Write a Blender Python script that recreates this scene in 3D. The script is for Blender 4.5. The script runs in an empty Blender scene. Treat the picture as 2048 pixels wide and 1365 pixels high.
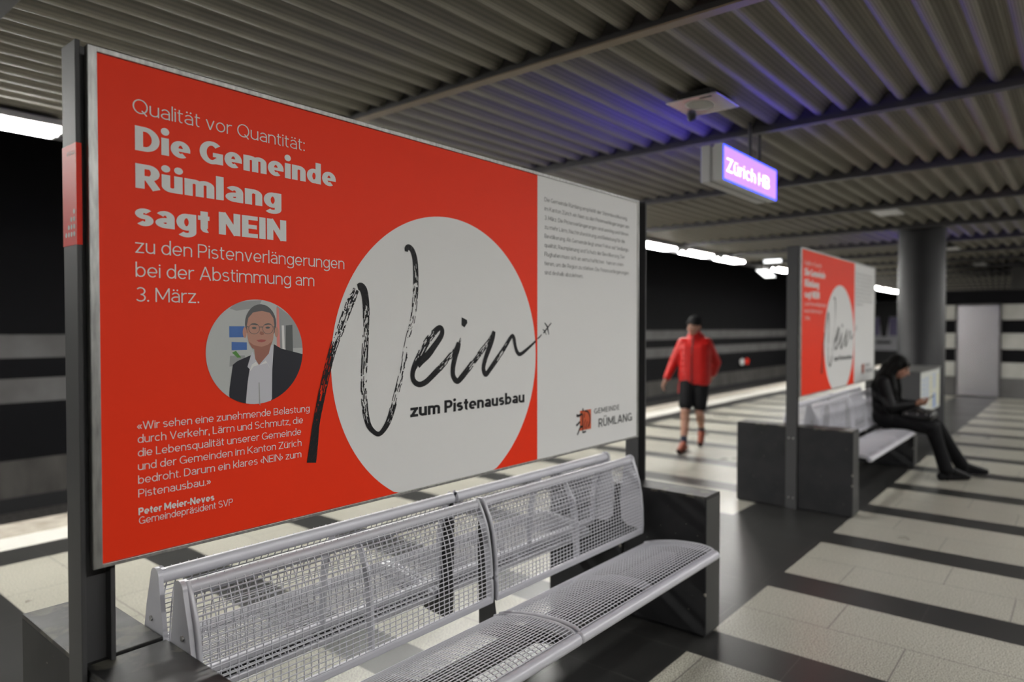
import bpy, bmesh, math, random
from mathutils import Vector, Matrix
random.seed(7)
PI = math.pi
S = bpy.context.scene
COL = S.collection

# ---------------------------------------------------------------- camera, world, exposure
cam = bpy.data.cameras.new('camera')
cam.sensor_width = 36.0
cam.lens = 1377.0 / 2048.0 * 36.0
cam.clip_start = 0.05
cam.clip_end = 300
cam.dof.use_dof = True
cam.dof.focus_distance = 2.15
cam.dof.aperture_fstop = 1.45
co = bpy.data.objects.new('camera', cam)
COL.objects.link(co)
yaw, pitch = math.radians(39.77), math.radians(1.11)
fwd = Vector((math.cos(yaw) * math.cos(pitch), math.sin(yaw) * math.cos(pitch), -math.sin(pitch)))
co.location = (0, 0, 1.58)
co.rotation_euler = fwd.to_track_quat('-Z', 'Y').to_euler()
S.camera = co
w = bpy.data.worlds.new('world')
S.world = w
w.use_nodes = True
w.node_tree.nodes['Background'].inputs[0].default_value = (0.6, 0.62, 0.7, 1)
w.node_tree.nodes['Background'].inputs[1].default_value = 0.004
S.view_settings.view_transform = 'Standard'
S.view_settings.look = 'None'
S.view_settings.exposure = 0.52
S.view_settings.gamma = 1.0
S.view_settings.use_curve_mapping = False
S.cycles.use_denoising = True
S.cycles.max_bounces = 6
S.cycles.sample_clamp_indirect = 4.0
LAMP_A = 64.0          # radiance of the fluorescent tubes over the far platform edge
LAMP_B = 34.0          # and over the platform edge behind the camera


# ---------------------------------------------------------------- materials
def mat(name, col, rough=0.5, metal=0.0, spec=0.5, emit=None, estr=1.0, coat=0.0):
    m = bpy.data.materials.new(name)
    m.use_nodes = True
    b = m.node_tree.nodes['Principled BSDF']
    b.inputs['Base Color'].default_value = (*col, 1)
    b.inputs['Roughness'].default_value = rough
    b.inputs['Metallic'].default_value = metal
    b.inputs['Specular IOR Level'].default_value = spec
    b.inputs['Coat Weight'].default_value = coat
    if emit:
        b.inputs['Emission Color'].default_value = (*emit, 1)
        b.inputs['Emission Strength'].default_value = estr
    return m


def nd(m, t, **k):
    n = m.node_tree.nodes.new(t)
    for a, v in k.items():
        setattr(n, a, v)
    return n


def lk(m, a, b):
    m.node_tree.links.new(a, b)


def noise_mix(m, c1, c2, scale, lo=0.4, hi=0.6, detail=4, bump=0.0, rough=None, stretch=None):
    """colour varies between c1 and c2 with noise in object space"""
    b = m.node_tree.nodes['Principled BSDF']
    tc = nd(m, 'ShaderNodeTexCoord')
    src = tc.outputs['Object']
    if stretch:
        mp = nd(m, 'ShaderNodeMapping')
        mp.inputs['Scale'].default_value = stretch
        lk(m, src, mp.inputs['Vector'])
        src = mp.outputs['Vector']
    nz = nd(m, 'ShaderNodeTexNoise')
    nz.inputs['Scale'].default_value = scale
    nz.inputs['Detail'].default_value = detail
    lk(m, src, nz.inputs['Vector'])
    rp = nd(m, 'ShaderNodeValToRGB')
    rp.color_ramp.elements[0].position = lo
    rp.color_ramp.elements[1].position = hi
    rp.color_ramp.elements[0].color = (*c1, 1)
    rp.color_ramp.elements[1].color = (*c2, 1)
    lk(m, nz.outputs['Fac'], rp.inputs['Fac'])
    lk(m, rp.outputs['Color'], b.inputs['Base Color'])
    if bump:
        bp = nd(m, 'ShaderNodeBump')
        bp.inputs['Strength'].default_value = bump
        bp.inputs['Distance'].default_value = 0.002
        lk(m, nz.outputs['Fac'], bp.inputs['Height'])
        lk(m, bp.outputs['Normal'], b.inputs['Normal'])
    if rough:
        mr = nd(m, 'ShaderNodeMapRange')
        mr.inputs['To Min'].default_value, mr.inputs['To Max'].default_value = rough
        lk(m, nz.outputs['Fac'], mr.inputs['Value'])
        lk(m, mr.outputs['Result'], b.inputs['Roughness'])
    return rp


M = {}
M['red'] = mat('poster_red', (0.92, 0.036, 0.004), 0.55, spec=0.25)
M['white'] = mat('poster_white', (0.80, 0.80, 0.79), 0.55, spec=0.25)
M['black'] = mat('poster_ink', (0.012, 0.012, 0.014), 0.55, spec=0.25)
M['grey_ink'] = mat('grey_ink', (0.10, 0.10, 0.10), 0.5)
M['alu'] = mat('brushed_aluminium', (0.55, 0.55, 0.54), 0.42, 0.85)
noise_mix(M['alu'], (0.30, 0.30, 0.29), (0.48, 0.48, 0.465), 14, 0.3, 0.7, stretch=(6, 6, 1))
M['post'] = mat('anthracite_steel', (0.060, 0.060, 0.062), 0.55, 0.1, spec=0.35)
M['silver'] = mat('silver_grey_paint', (0.56, 0.56, 0.605), 0.38, 0.08)
M['dark'] = mat('dark_steel', (0.018, 0.018, 0.019), 0.45)
M['block'] = mat('painted_block', (0.045, 0.046, 0.05), 0.6, spec=0.22)
rp = noise_mix(M['block'], (0.019, 0.0195, 0.021), (0.025, 0.025, 0.027), 6, bump=0.1)
M['block_top'] = mat('worn_block_top', (0.07, 0.07, 0.065), 0.5, spec=0.3)
noise_mix(M['block_top'], (0.016, 0.016, 0.016), (0.085, 0.081, 0.067), 10, 0.52, 0.60, detail=8, rough=(0.3, 0.7))
M['block_side'] = mat('grey_block_side', (0.062, 0.062, 0.06), 0.6, spec=0.25)
M['chip'] = mat('chipped_paint', (0.22, 0.205, 0.18), 0.8)
M['concrete'] = mat('concrete', (0.34, 0.33, 0.32), 0.8)
noise_mix(M['concrete'], (0.085, 0.081, 0.079), (0.13, 0.128, 0.127), 2.2, 0.3, 0.7, detail=8, bump=0.1)
M['concrete_dim'] = mat('old_concrete', (0.12, 0.11, 0.10), 0.85)
noise_mix(M['concrete_dim'], (0.03, 0.028, 0.025), (0.07, 0.066, 0.06), 1.6, 0.3, 0.7, detail=8, bump=0.1, stretch=(2, 2, 0.6))
M['blackwall'] = mat('black_wall_paint', (0.004, 0.004, 0.005), 0.8, spec=0.15)
M['tunnel'] = mat('tunnel_black', (0.008, 0.008, 0.009), 0.9)
M['bandwhite'] = mat('pale_wall_band', (0.46, 0.455, 0.42), 0.6)
noise_mix(M['bandwhite'], (0.40, 0.395, 0.36), (0.50, 0.495, 0.46), 3, 0.3, 0.7)
M['steel'] = mat('satin_steel', (0.55, 0.54, 0.57), 0.26, 0.9)
M['column'] = mat('column_paint', (0.019, 0.019, 0.021), 0.42, 0.0, spec=0.25)
M['tube'] = mat('lit_tube', (0.9, 0.9, 0.9), 0.4, emit=(1.0, 0.985, 0.94), estr=LAMP_A)
M['tube_b'] = mat('lit_tube_dimmer', (0.9, 0.9, 0.9), 0.4, emit=(1.0, 0.985, 0.95), estr=LAMP_B)
M['housing'] = mat('lamp_housing', (0.75, 0.75, 0.75), 0.4)
M['signface'] = mat('sign_face', (0.3, 0.15, 0.6), 0.3, emit=(0.48, 0.235, 8.0), estr=1.0)
M['signedge'] = mat('sign_edge', (0.1, 0.15, 0.8), 0.3, emit=(0.04, 0.15, 3.0), estr=1.0)
M['signface_b'] = mat('sign_face_dim', (0.3, 0.15, 0.6), 0.3, emit=(0.4, 0.2, 3.0), estr=1.0)
M['signtext'] = mat('sign_lettering', (0.9, 0.9, 0.9), 0.3, emit=(1.0, 1.0, 1.0), estr=1.7)
M['signbody'] = mat('sign_body', (0.50, 0.50, 0.50), 0.45)
M['screen'] = mat('lit_screen', (0.8, 0.8, 0.8), 0.3, emit=(0.95, 0.98, 1.0), estr=1.6)
M['sticker'] = mat('red_sticker', (0.80, 0.022, 0.006), 0.5, spec=0.25)
M['tactile'] = mat('white_tactile', (0.62, 0.61, 0.565), 0.6)
M['coping'] = mat('edge_coping', (0.50, 0.46, 0.39), 0.75)
noise_mix(M['coping'], (0.22, 0.195, 0.16), (0.36, 0.33, 0.28), 8, 0.3, 0.7, detail=8)
M['ballast'] = mat('ballast', (0.03, 0.027, 0.024), 0.95)
noise_mix(M['ballast'], (0.012, 0.011, 0.01), (0.06, 0.055, 0.05), 20, 0.35, 0.65, bump=0.5)
M['rail'] = mat('rail_steel', (0.12, 0.10, 0.09), 0.5, 0.6)


def stone(name, c_lo, c_hi, tile_y, rough, joint, scale=150, sharp=(0.37, 0.60)):
    """granite slabs laid in rows 0.41 m deep, joints drawn by a brick pattern in object space (rows run along Y)"""
    m = mat(name, c_hi, rough)
    b = m.node_tree.nodes['Principled BSDF']
    tc = nd(m, 'ShaderNodeTexCoord')
    nz = nd(m, 'ShaderNodeTexNoise'); nz.inputs['Scale'].default_value = scale; nz.inputs['Detail'].default_value = 3
    lk(m, tc.outputs['Object'], nz.inputs['Vector'])
    rp = nd(m, 'ShaderNodeValToRGB')
    rp.color_ramp.elements[0].position, rp.color_ramp.elements[1].position = sharp
    rp.color_ramp.elements[0].color = (*c_lo, 1); rp.color_ramp.elements[1].color = (*c_hi, 1)
    lk(m, nz.outputs['Fac'], rp.inputs['Fac'])
    n2 = nd(m, 'ShaderNodeTexNoise'); n2.inputs['Scale'].default_value = 1.3; n2.inputs['Detail'].default_value = 5
    lk(m, tc.outputs['Object'], n2.inputs['Vector'])
    mr = nd(m, 'ShaderNodeMapRange'); mr.inputs['To Min'].default_value = 0.80; mr.inputs['To Max'].default_value = 1.18
    lk(m, n2.outputs['Fac'], mr.inputs['Value'])
    mul = nd(m, 'ShaderNodeMix', data_type='RGBA', blend_type='MULTIPLY'); mul.inputs[0].default_value = 1.0
    lk(m, rp.outputs['Color'], mul.inputs[6]); lk(m, mr.outputs['Result'], mul.inputs[7])
    # rows along Y: swap x and y, start of the light band at x = 3.407
    sep = nd(m, 'ShaderNodeSeparateXYZ'); lk(m, tc.outputs['Object'], sep.inputs[0])
    sub = nd(m, 'ShaderNodeMath', operation='SUBTRACT'); sub.inputs[1].default_value = 3.407 - 60 * 1.1155
    lk(m, sep.outputs['X'], sub.inputs[0])
    mod = nd(m, 'ShaderNodeMath', operation='MODULO'); mod.inputs[1].default_value = 1.1155
    lk(m, sub.outputs[0], mod.inputs[0])
    fl = nd(m, 'ShaderNodeMath', operation='DIVIDE'); fl.inputs[1].default_value = 1.1155
    lk(m, sub.outputs[0], fl.inputs[0])
    flo = nd(m, 'ShaderNodeMath', operation='FLOOR'); lk(m, fl.outputs[0], flo.inputs[0])
    off = nd(m, 'ShaderNodeMath', operation='MULTIPLY'); off.inputs[1].default_value = 0.37; lk(m, flo.outputs[0], off.inputs[0])
    yy = nd(m, 'ShaderNodeMath', operation='ADD'); lk(m, sep.outputs['Y'], yy.inputs[0]); lk(m, off.outputs[0], yy.inputs[1])
    cmb = nd(m, 'ShaderNodeCombineXYZ'); lk(m, yy.outputs[0], cmb.inputs['X']); lk(m, mod.outputs[0], cmb.inputs['Y'])
    br = nd(m, 'ShaderNodeTexBrick')
    br.offset = 0.42; br.squash = 1.0
    br.inputs['Scale'].default_value = 1.0
    br.inputs['Brick Width'].default_value = tile_y
    br.inputs['Row Height'].default_value = 0.408
    br.inputs['Mortar Size'].default_value = 0.0035
    br.inputs['Mortar Smooth'].default_value = 0.3
    lk(m, cmb.outputs[0], br.inputs['Vector'])
    mx = nd(m, 'ShaderNodeMix', data_type='RGBA'); mx.inputs[7].default_value = (*joint, 1)
    lk(m, br.outputs['Fac'], mx.inputs[0]); lk(m, mul.outputs[2], mx.inputs[6])
    lk(m, mx.outputs[2], b.inputs['Base Color'])
    m2 = nd(m, 'ShaderNodeMapRange'); m2.inputs['To Min'].default_value = rough - 0.07; m2.inputs['To Max'].default_value = rough + 0.1
    lk(m, n2.outputs['Fac'], m2.inputs['Value']); lk(m, m2.outputs['Result'], b.inputs['Roughness'])
    return m


M['granite'] = stone('pale_granite', (0.125, 0.12, 0.097), (0.46, 0.445, 0.38), 0.86, 0.29, (0.12, 0.11, 0.10))
M['slate'] = stone('dark_granite', (0.016, 0.016, 0.0155), (0.033, 0.0325, 0.031), 0.86, 0.30, (0.055, 0.053, 0.05), sharp=(0.3, 0.7))


def ceiling_mat():
    m = mat('perforated_sheet', (0.27, 0.25, 0.215), 0.6, 0.1)
    b = m.node_tree.nodes['Principled BSDF']
    tc = nd(m, 'ShaderNodeTexCoord')
    wv = nd(m, 'ShaderNodeTexWave', wave_type='BANDS', bands_direction='Y')
    wv.inputs['Scale'].default_value = 22.0
    lk(m, tc.outputs['Object'], wv.inputs['Vector'])
    rp = nd(m, 'ShaderNodeValToRGB')
    rp.color_ramp.elements[0].color = (0.185, 0.171, 0.143, 1); rp.color_ramp.elements[1].color = (0.26, 0.242, 0.20, 1)
    lk(m, wv.outputs['Fac'], rp.inputs['Fac']); lk(m, rp.outputs['Color'], b.inputs['Base Color'])
    return m


M['ceil'] = ceiling_mat()
M['beam'] = mat('beam_paint', (0.06, 0.057, 0.06), 0.5)
M['beam_edge'] = mat('beam_edge', (0.22, 0.17, 0.12), 0.5)


# ---------------------------------------------------------------- mesh builder
class MB:
    def __init__(s):
        s.v, s.f, s.mi, s.sm = [], [], [], []

    def add(s, verts, faces, mi=0, smooth=False):
        o = len(s.v)
        s.v += [tuple(p) for p in verts]
        for f in faces:
            s.f.append(tuple(i + o for i in f)); s.mi.append(mi); s.sm.append(smooth)
        return s

    def box(s, x0, x1, y0, y1, z0, z1, mi=0):
        v = [(x, y, z) for z in (z0, z1) for y in (y0, y1) for x in (x0, x1)]
        return s.add(v, [(0, 2, 3, 1), (4, 5, 7, 6), (0, 1, 5, 4), (2, 6, 7, 3), (0, 4, 6, 2), (1, 3, 7, 5)], mi)

    def bbox(s, x0, x1, y0, y1, z0, z1, r=0.004, mi=0):
        """box with chamfered edges"""
        bm = bmesh.new()
        bmesh.ops.create_cube(bm, size=1)
        for v in bm.verts:
            v.co = Vector(((x0 + x1) / 2 + v.co.x * (x1 - x0), (y0 + y1) / 2 + v.co.y * (y1 - y0), (z0 + z1) / 2 + v.co.z * (z1 - z0)))
        bmesh.ops.bevel(bm, geom=list(bm.edges), offset=r, segments=2, affect='EDGES', profile=0.6)
        bm.verts.index_update()
        s.add([v.co[:] for v in bm.verts], [[v.index for v in f.verts] for f in bm.faces], mi)
        bm.free()
        return s

    def prism(s, poly, axis, a, b, mi=0, smooth=False):
        """poly: list of 2-D points; axis 'x' -> (y,z), 'y' -> (x,z), 'z' -> (x,y)"""
        def P(p, t):
            return {'x': (t, p[0], p[1]), 'y': (p[0], t, p[1]), 'z': (p[0], p[1], t)}[axis]
        n = len(poly)
        s.add([P(p, a) for p in poly] + [P(p, b) for p in poly],
              [(i, (i + 1) % n, n + (i + 1) % n, n + i) for i in range(n)], mi, smooth)
        return s.add([P(p, a) for p in poly] + [P(p, b) for p in poly], [tuple(range(n))[::-1], tuple(range(n, 2 * n))], mi)

    def tube(s, pts, r, n=8, mi=0, cap=True, smooth=True, rz=None):
        pts = [Vector(p) for p in pts]
        rs = r if isinstance(r, (list, tuple)) else [r] * len(pts)
        ring = []
        up = Vector((0, 0, 1))
        for i, p in enumerate(pts):
            t = (pts[min(i + 1, len(pts) - 1)] - pts[max(i - 1, 0)]).normalized()
            a = t.cross(up)
            if a.length < 0.05:
                a = t.cross(Vector((0, 1, 0)))
            a.normalize(); b = a.cross(t)
            for k in range(n):
                th = 2 * PI * (k + 0.5) / n
                ring.append(p + (a * math.cos(th) + b * math.sin(th)) * rs[i])
        fs = []
        for i in range(len(pts) - 1):
            for k in range(n):
                k2 = (k + 1) % n
                fs.append((i * n + k, i * n + k2, (i + 1) * n + k2, (i + 1) * n + k))
        s.add(ring, fs, mi, smooth)
        if cap:
            s.add(ring[:n], [tuple(range(n))[::-1]], mi)
            s.add(ring[-n:], [tuple(range(n))], mi)
        return s

    def lathe(s, prof, cx, cy, n=32, mi=0, smooth=True, axis='z'):
        v, fs = [], []
        for r, z in prof:
            for k in range(n):
                a = 2 * PI * k / n
                if axis == 'z':
                    v.append((cx + r * math.cos(a), cy + r * math.sin(a), z))
        m = len(prof)
        for i in range(m - 1):
            for k in range(n):
                k2 = (k + 1) % n
                fs.append((i * n + k, i * n + k2, (i + 1) * n + k2, (i + 1) * n + k))
        s.add(v, fs, mi, smooth)
        return s

    def ellipsoid(s, c, r, mi=0, nu=16, nv=10, rot=None):
        R = rot or Matrix.Identity(3)
        v, fs = [], []
        for j in range(nv + 1):
            th = PI * j / nv
            for i in range(nu):
                ph = 2 * PI * i / nu
                q = R @ Vector((r[0] * math.sin(th) * math.cos(ph), r[1] * math.sin(th) * math.sin(ph), r[2] * math.cos(th)))
                v.append(q + Vector(c))
        for j in range(nv):
            for i in range(nu):
                i2 = (i + 1) % nu
                fs.append((j * nu + i, (j + 1) * nu + i, (j + 1) * nu + i2, j * nu + i2))
        return s.add(v, fs, mi, True)

    def poly(s, pts3, mi=0):
        return s.add(pts3, [tuple(range(len(pts3)))], mi)

    def mesh(s, name, mats, off=(0, 0, 0)):
        me = bpy.data.meshes.new(name)
        me.from_pydata([(p[0] - off[0], p[1] - off[1], p[2] - off[2]) for p in s.v], [], s.f)
        for m in (mats if isinstance(mats, (list, tuple)) else [mats]):
            me.materials.append(M[m] if isinstance(m, str) else m)
        me.polygons.foreach_set('material_index', s.mi)
        me.polygons.foreach_set('use_smooth', s.sm)
        me.update()
        return me


def tag(o, label, cat, group=None, kind=None):
    if label: o['label'] = label
    if cat: o['category'] = cat
    if group: o['group'] = group
    if kind: o['kind'] = kind
    return o


def thing(name, label, cat, loc, group=None):
    o = bpy.data.objects.new(name, None)
    o.empty_display_size = 0.1
    COL.objects.link(o)
    o.location = loc
    return tag(o, label, cat, group)


def root_of(o):
    while o.parent: o = o.parent
    return o


def part(name, mb, mats, parent):
    """mesh in world coordinates, stored relative to its thing's base"""
    off = root_of(parent).location
    o = bpy.data.objects.new(name, mb.mesh(name, mats, off))
    COL.objects.link(o)
    o.parent = parent
    return o


def solo(name, mb, mats, label, cat, group=None, kind=None, loc=(0, 0, 0)):
    o = bpy.data.objects.new(name, mb.mesh(name, mats, loc))
    COL.objects.link(o)
    o.location = loc
    return tag(o, label, cat, group, kind)


def structure(name, mb, mats):
    o = bpy.data.objects.new(name, mb.mesh(name, mats))
    COL.objects.link(o)
    o['kind'] = 'structure'
    return o


def copy_tree(o, parent=None, shift=None, label=None, skip=()):
    c = o.copy()
    COL.objects.link(c)
    c.parent = parent
    if shift: c.location = Vector(o.location) + Vector(shift)
    if label: c['label'] = label
    for ch in list(o.children):
        if not ch.name.startswith(tuple(skip) or '#'):
            copy_tree(ch, c, None, None, skip)
    return c


# ---------------------------------------------------------------- lettering: a small stroke alphabet (grotesque forms)
def arc(l, r, b, t, a0, a1, hx, hy, n=18):
    cx, cy, rx, ry = (l + r) / 2, (b + t) / 2, (r - l) / 2 - hx, (t - b) / 2 - hy
    return [(cx + rx * math.cos(math.radians(a0 + (a1 - a0) * i / n)), cy + ry * math.sin(math.radians(a0 + (a1 - a0) * i / n))) for i in range(n + 1)]


def glyph(ch, wx, wy):
    """(advance width, list of strokes). Units: em; x-height .52, capitals .72"""
    hx, hy = wx / 2, wy / 2
    X, C, A, D = 0.52, 0.72, 0.75, -0.19
    k = wx * 0.55
    W = 0.40 + k
    base = {'ä': 'a', 'ö': 'o', 'ü': 'u', 'Ü': 'U'}.get(ch)
    if base:
        wd, st = glyph(base, wx, wy)
        top = X if base.islower() else C
        d = max(wx, 0.075) * 0.5 + 0.006
        c = wd / 2
        for s in (-1, 1):
            q = c + s * (d + 0.045)
            yc = top + 0.07 + d
            st = st + [('dot', q, yc, d)]
        return wd, st
    R = 0.30
    stem = lambda x, a, b: [(x, a), (x, b)]
    if ch == ' ': return 0.20, []
    if ch == 'o': return W + .04, [arc(0, W + .04, 0, X, 0, 360, hx, hy, 28)]
    if ch == 'c': return W, [arc(0, W + .03, 0, X, 48, 312, hx, hy, 24)]
    if ch == 'e':
        return W + .03, [arc(0, W + .03, 0, X, 0, 318 - (wx > .12) * 12, hx, hy, 26), ('pen', wx, wy * (.72 if wx > .12 else 1), [(hx * .8, X * .47), (W + .03 - (hx * .02 if wx > .12 else hx * .7), X * .47)])]
    if ch == 'a':
        w = W - .02
        st = [arc(-.0, w, X - .40, X, 150, 0, hx, hy, 14) + [(w - hx, 0)]]
        b = X * .60
        st += [[(w - hx, b - hy * .9)] + arc(0, w + .06, 0, b, 90, 270, hx, hy, 14) + [(w - hx, hy + .04)]]
        return w, st
    if ch in 'bdpqg':
        w = W + .02
        st = [arc(0, w, 0, X, 0, 360, hx, hy, 26)]
        if ch == 'b': st.append(stem(hx, 0, A))
        if ch == 'd': st.append(stem(w - hx, 0, A))
        if ch == 'p': st.append(stem(hx, D, X))
        if ch == 'q': st.append(stem(w - hx, D, X))
        if ch == 'g': st.append([(w - hx, X)] + arc(0, w, D - .015, D + .32, 0, -150, hx, hy, 14))
        return w, st
    if ch in 'nhu':
        w = W - .01
        if ch == 'u':
            return w, [[(hx, X)] + arc(0, w, 0, .36, 180, 360, hx, hy, 14), stem(w - hx, 0, X)]
        return w, [stem(hx, 0, A if ch == 'h' else X), arc(0, w, X - .36, X, 180, 0, hx, hy, 14) + [(w - hx, 0)]]
    if ch == 'm':
        w = W - .03
        st = [stem(hx, 0, X)]
        for s in (0, 1):
            o = s * (w - wx)
            st.append([(x + o, y) for x, y in arc(0, w, X - .34, X, 180, 0, hx, hy, 14)] + [(w - hx + o, 0)])
        return 2 * w - wx, st
    if ch == 'r':
        w = .24 + k * .6
        return w, [stem(hx, 0, X), arc(0, w * 1.75, X - .40, X, 180, 75, hx, hy, 10)]
    if ch == 'i': 
        d = max(wx * .56, .042)
        return wx, [stem(hx, 0, X), ('dot', hx, X + .075 + d, d)]
    if ch == 'l': return wx, [stem(hx, 0, A)]
    if ch == 't':
        w = .22 + k * .9
        x0 = .05 + hx * 1.2
        return w, [[(x0, .66)] + [(x0 + q[0] - hx, q[1]) for q in arc(0, w * 1.05, 0, .30, 180, 292, hx, hy, 10)], [(0, X - hy), (w, X - hy)]]
    if ch == 'f':
        w = .23 + k * .9
        x0 = .05 + hx * 1.2
        return w, [[(x0, 0)] + [(x0 + q[0] - hx, q[1]) for q in arc(0, w * 1.1, A - .30, A, 180, 75, hx, hy, 10)], [(0, X - hy), (w, X - hy)]]
    if ch in 'sS':
        h = X if ch == 's' else C
        w = .34 + k if ch == 's' else .44 + k
        m = h * .52
        top = arc(0, w, m - hy, h, 35, 250, hx, hy, 18)
        bot = arc(0, w, 0, m + hy, 70, -145, hx, hy, 18)
        return w, [top + bot]
    if ch == 'z': return .36 + k, [[(0, X - hy), (.36 + k, X - hy)], [(0, hy), (.36 + k, hy)], [(.36 + k - hx * 1.2, X - hy), (hx * 1.2, hy)]]
    if ch == 'Z': return .48 + k, [[(0, C - hy), (.48 + k, C - hy)], [(0, hy), (.48 + k, hy)], [(.48 + k - hx * 1.3, C - hy), (hx * 1.3, hy)]]
    if ch == 'v': return .40 + k, [[(hx, X), ((.40 + k) / 2, 0)], [(.40 + k - hx, X), ((.40 + k) / 2, 0)]]
    if ch == 'V': return .54 + k, [[(hx, C), ((.54 + k) / 2, 0)], [(.54 + k - hx, C), ((.54 + k) / 2, 0)]]
    if ch in 'wW':
        h = X if ch == 'w' else C
        w = (.62 if ch == 'w' else .82) + 1.6 * k
        q = [(hx, h), (w * .27, 0), (w * .5, h), (w * .73, 0), (w - hx, h)]
        return w, [[q[i], q[i + 1]] for i in range(4)]
    if ch in 'kK':
        h, a = (X, A) if ch == 'k' else (C, C)
        w = .38 + k if ch == 'k' else .50 + k
        return w, [stem(hx, 0, a), [(hx, h * .40), (w - hx * .8, h)], [(hx + (w - wx) * .30, h * .52), (w - hx * .6, 0)]]
    # capitals
    if ch in 'OQ':
        w = .62 + k
        st = [arc(0, w, 0, C, 0, 360, hx, hy, 36)]
        if ch == 'Q': st.append([(w * .60, .17), (w * .93, -.05)])
        return w, st
    if ch == 'G':
        w = .58 + k
        return w, [arc(0, w + .02, 0, C, 45, 318, hx, hy, 30), [(w * .56, C * .42), (w, C * .42)], stem(w - hx, .02, C * .42 + hy)]
    if ch == 'D':
        w = .52 + k
        return w, [stem(hx, 0, C), [(hx, C - hy)] + arc(-.14, w, 0, C, 90, -90, hx, hy, 20) + [(hx, hy)]]
    if ch in 'PRB':
        w = .44 + k
        b = C * .44
        st = [stem(hx, 0, C), [(hx, C - hy)] + [(w * .5, C - hy)] + arc(w * .1, w, b - hy, C, 90, -90, hx, hy, 14) + [(hx, b)]]
        if ch == 'R': st.append([(w * .52, b), (w - hx * .7, 0)])
        if ch == 'B': st.append([(hx, b)] + [(w * .5, b)] + arc(w * .1, w + .03, 0, b + hy, 90, -90, hx, hy, 14) + [(hx, hy)])
        return w + (.03 if ch == 'B' else 0), st
    if ch in 'EF':
        w = .38 + k
        st = [stem(hx, 0, C), [(hx, C - hy), (w, C - hy)], [(hx, C * .5), (w - .03, C * .5)]]
        if ch == 'E': st.append([(hx, hy), (w, hy)])
        return w, st
    if ch == 'L': return .36 + k, [stem(hx, 0, C), [(hx, hy), (.36 + k, hy)]]
    if ch == 'I': return wx, [stem(hx, 0, C)]
    if ch == 'H':
        w = .50 + k
        return w, [stem(hx, 0, C), stem(w - hx, 0, C), [(hx, C * .5), (w - hx, C * .5)]]
    if ch == 'N':
        w = .50 + k * 1.2
        return w, [stem(hx, 0, C), stem(w - hx, 0, C), [(hx, C - hy * .3), (w - hx, hy * .3)]]
    if ch == 'M':
        w = .62 + k * 1.4
        return w, [stem(hx, 0, C), stem(w - hx, 0, C), [(hx, C - hy * .4), (w / 2, .14)], [(w - hx, C - hy * .4), (w / 2, .14)]]
    if ch == 'U':
        w = .48 + k
        return w, [[(hx, C)] + arc(0, w, 0, .46, 180, 360, hx, hy, 16) + [(w - hx, C)]]
    if ch == 'A':
        w = .56 + k
        return w, [[(hx * .9, 0), (w / 2, C)], [(w - hx * .9, 0), (w / 2, C)], [(w * .22, .22), (w * .78, .22)]]
    if ch == '3':
        w = .40 + k
        return w, [arc(0, w, C * .46, C, 145, -90, hx, hy, 16), arc(-.02, w + .01, 0, C * .46 + wy, 90, -150, hx, hy, 18)]
    if ch == '|': return wx, [stem(hx, -.1, .8)]
    if ch == '-': return .26, [[(0, .27), (.26, .27)]]
    d = max(wx * .56, .045)
    if ch == '.': return 2 * d, [('dot', d, d, d)]
    if ch == ':': return 2 * d, [('dot', d, d, d), ('dot', d, X - d, d)]
    if ch == ',': return 2 * d, [('dot', d, d, d), [(d * 1.4, d), (d * .7, -.11)]]
    if ch in '«»‹›':
        st = []
        for s in range(2 if ch in '«»' else 1):
            o = s * .17
            if ch in '«‹': st += [[(o + .17, .44), (o + .02, .27)], [(o + .02, .27), (o + .17, .10)]]
            else: st += [[(o + .02, .44), (o + .17, .27)], [(o + .17, .27), (o + .02, .10)]]
        return .36 if ch in '«»' else .19, st
    return .4, []


def ribbon(pts, wx, wy):
    """outline quads along a poly-line; the pen is wx wide on upright strokes and wy on level ones"""
    n = len(pts)
    L, Rr = [], []
    for i in range(n):
        if n > 2 and abs(pts[0][0] - pts[-1][0]) + abs(pts[0][1] - pts[-1][1]) < 1e-6 and i in (0, n - 1):
            a, b = pts[n - 2], pts[1]
        else:
            a, b = pts[max(i - 1, 0)], pts[min(i + 1, n - 1)]
        tx, ty = b[0] - a[0], b[1] - a[1]
        l = math.hypot(tx, ty) or 1
        nx, ny = -ty / l, tx / l
        ox, oy = nx * wx / 2, ny * wy / 2
        L.append((pts[i][0] + ox, pts[i][1] + oy)); Rr.append((pts[i][0] - ox, pts[i][1] - oy))
    return L, Rr


class Layered(list):
    lay = 0


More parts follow.
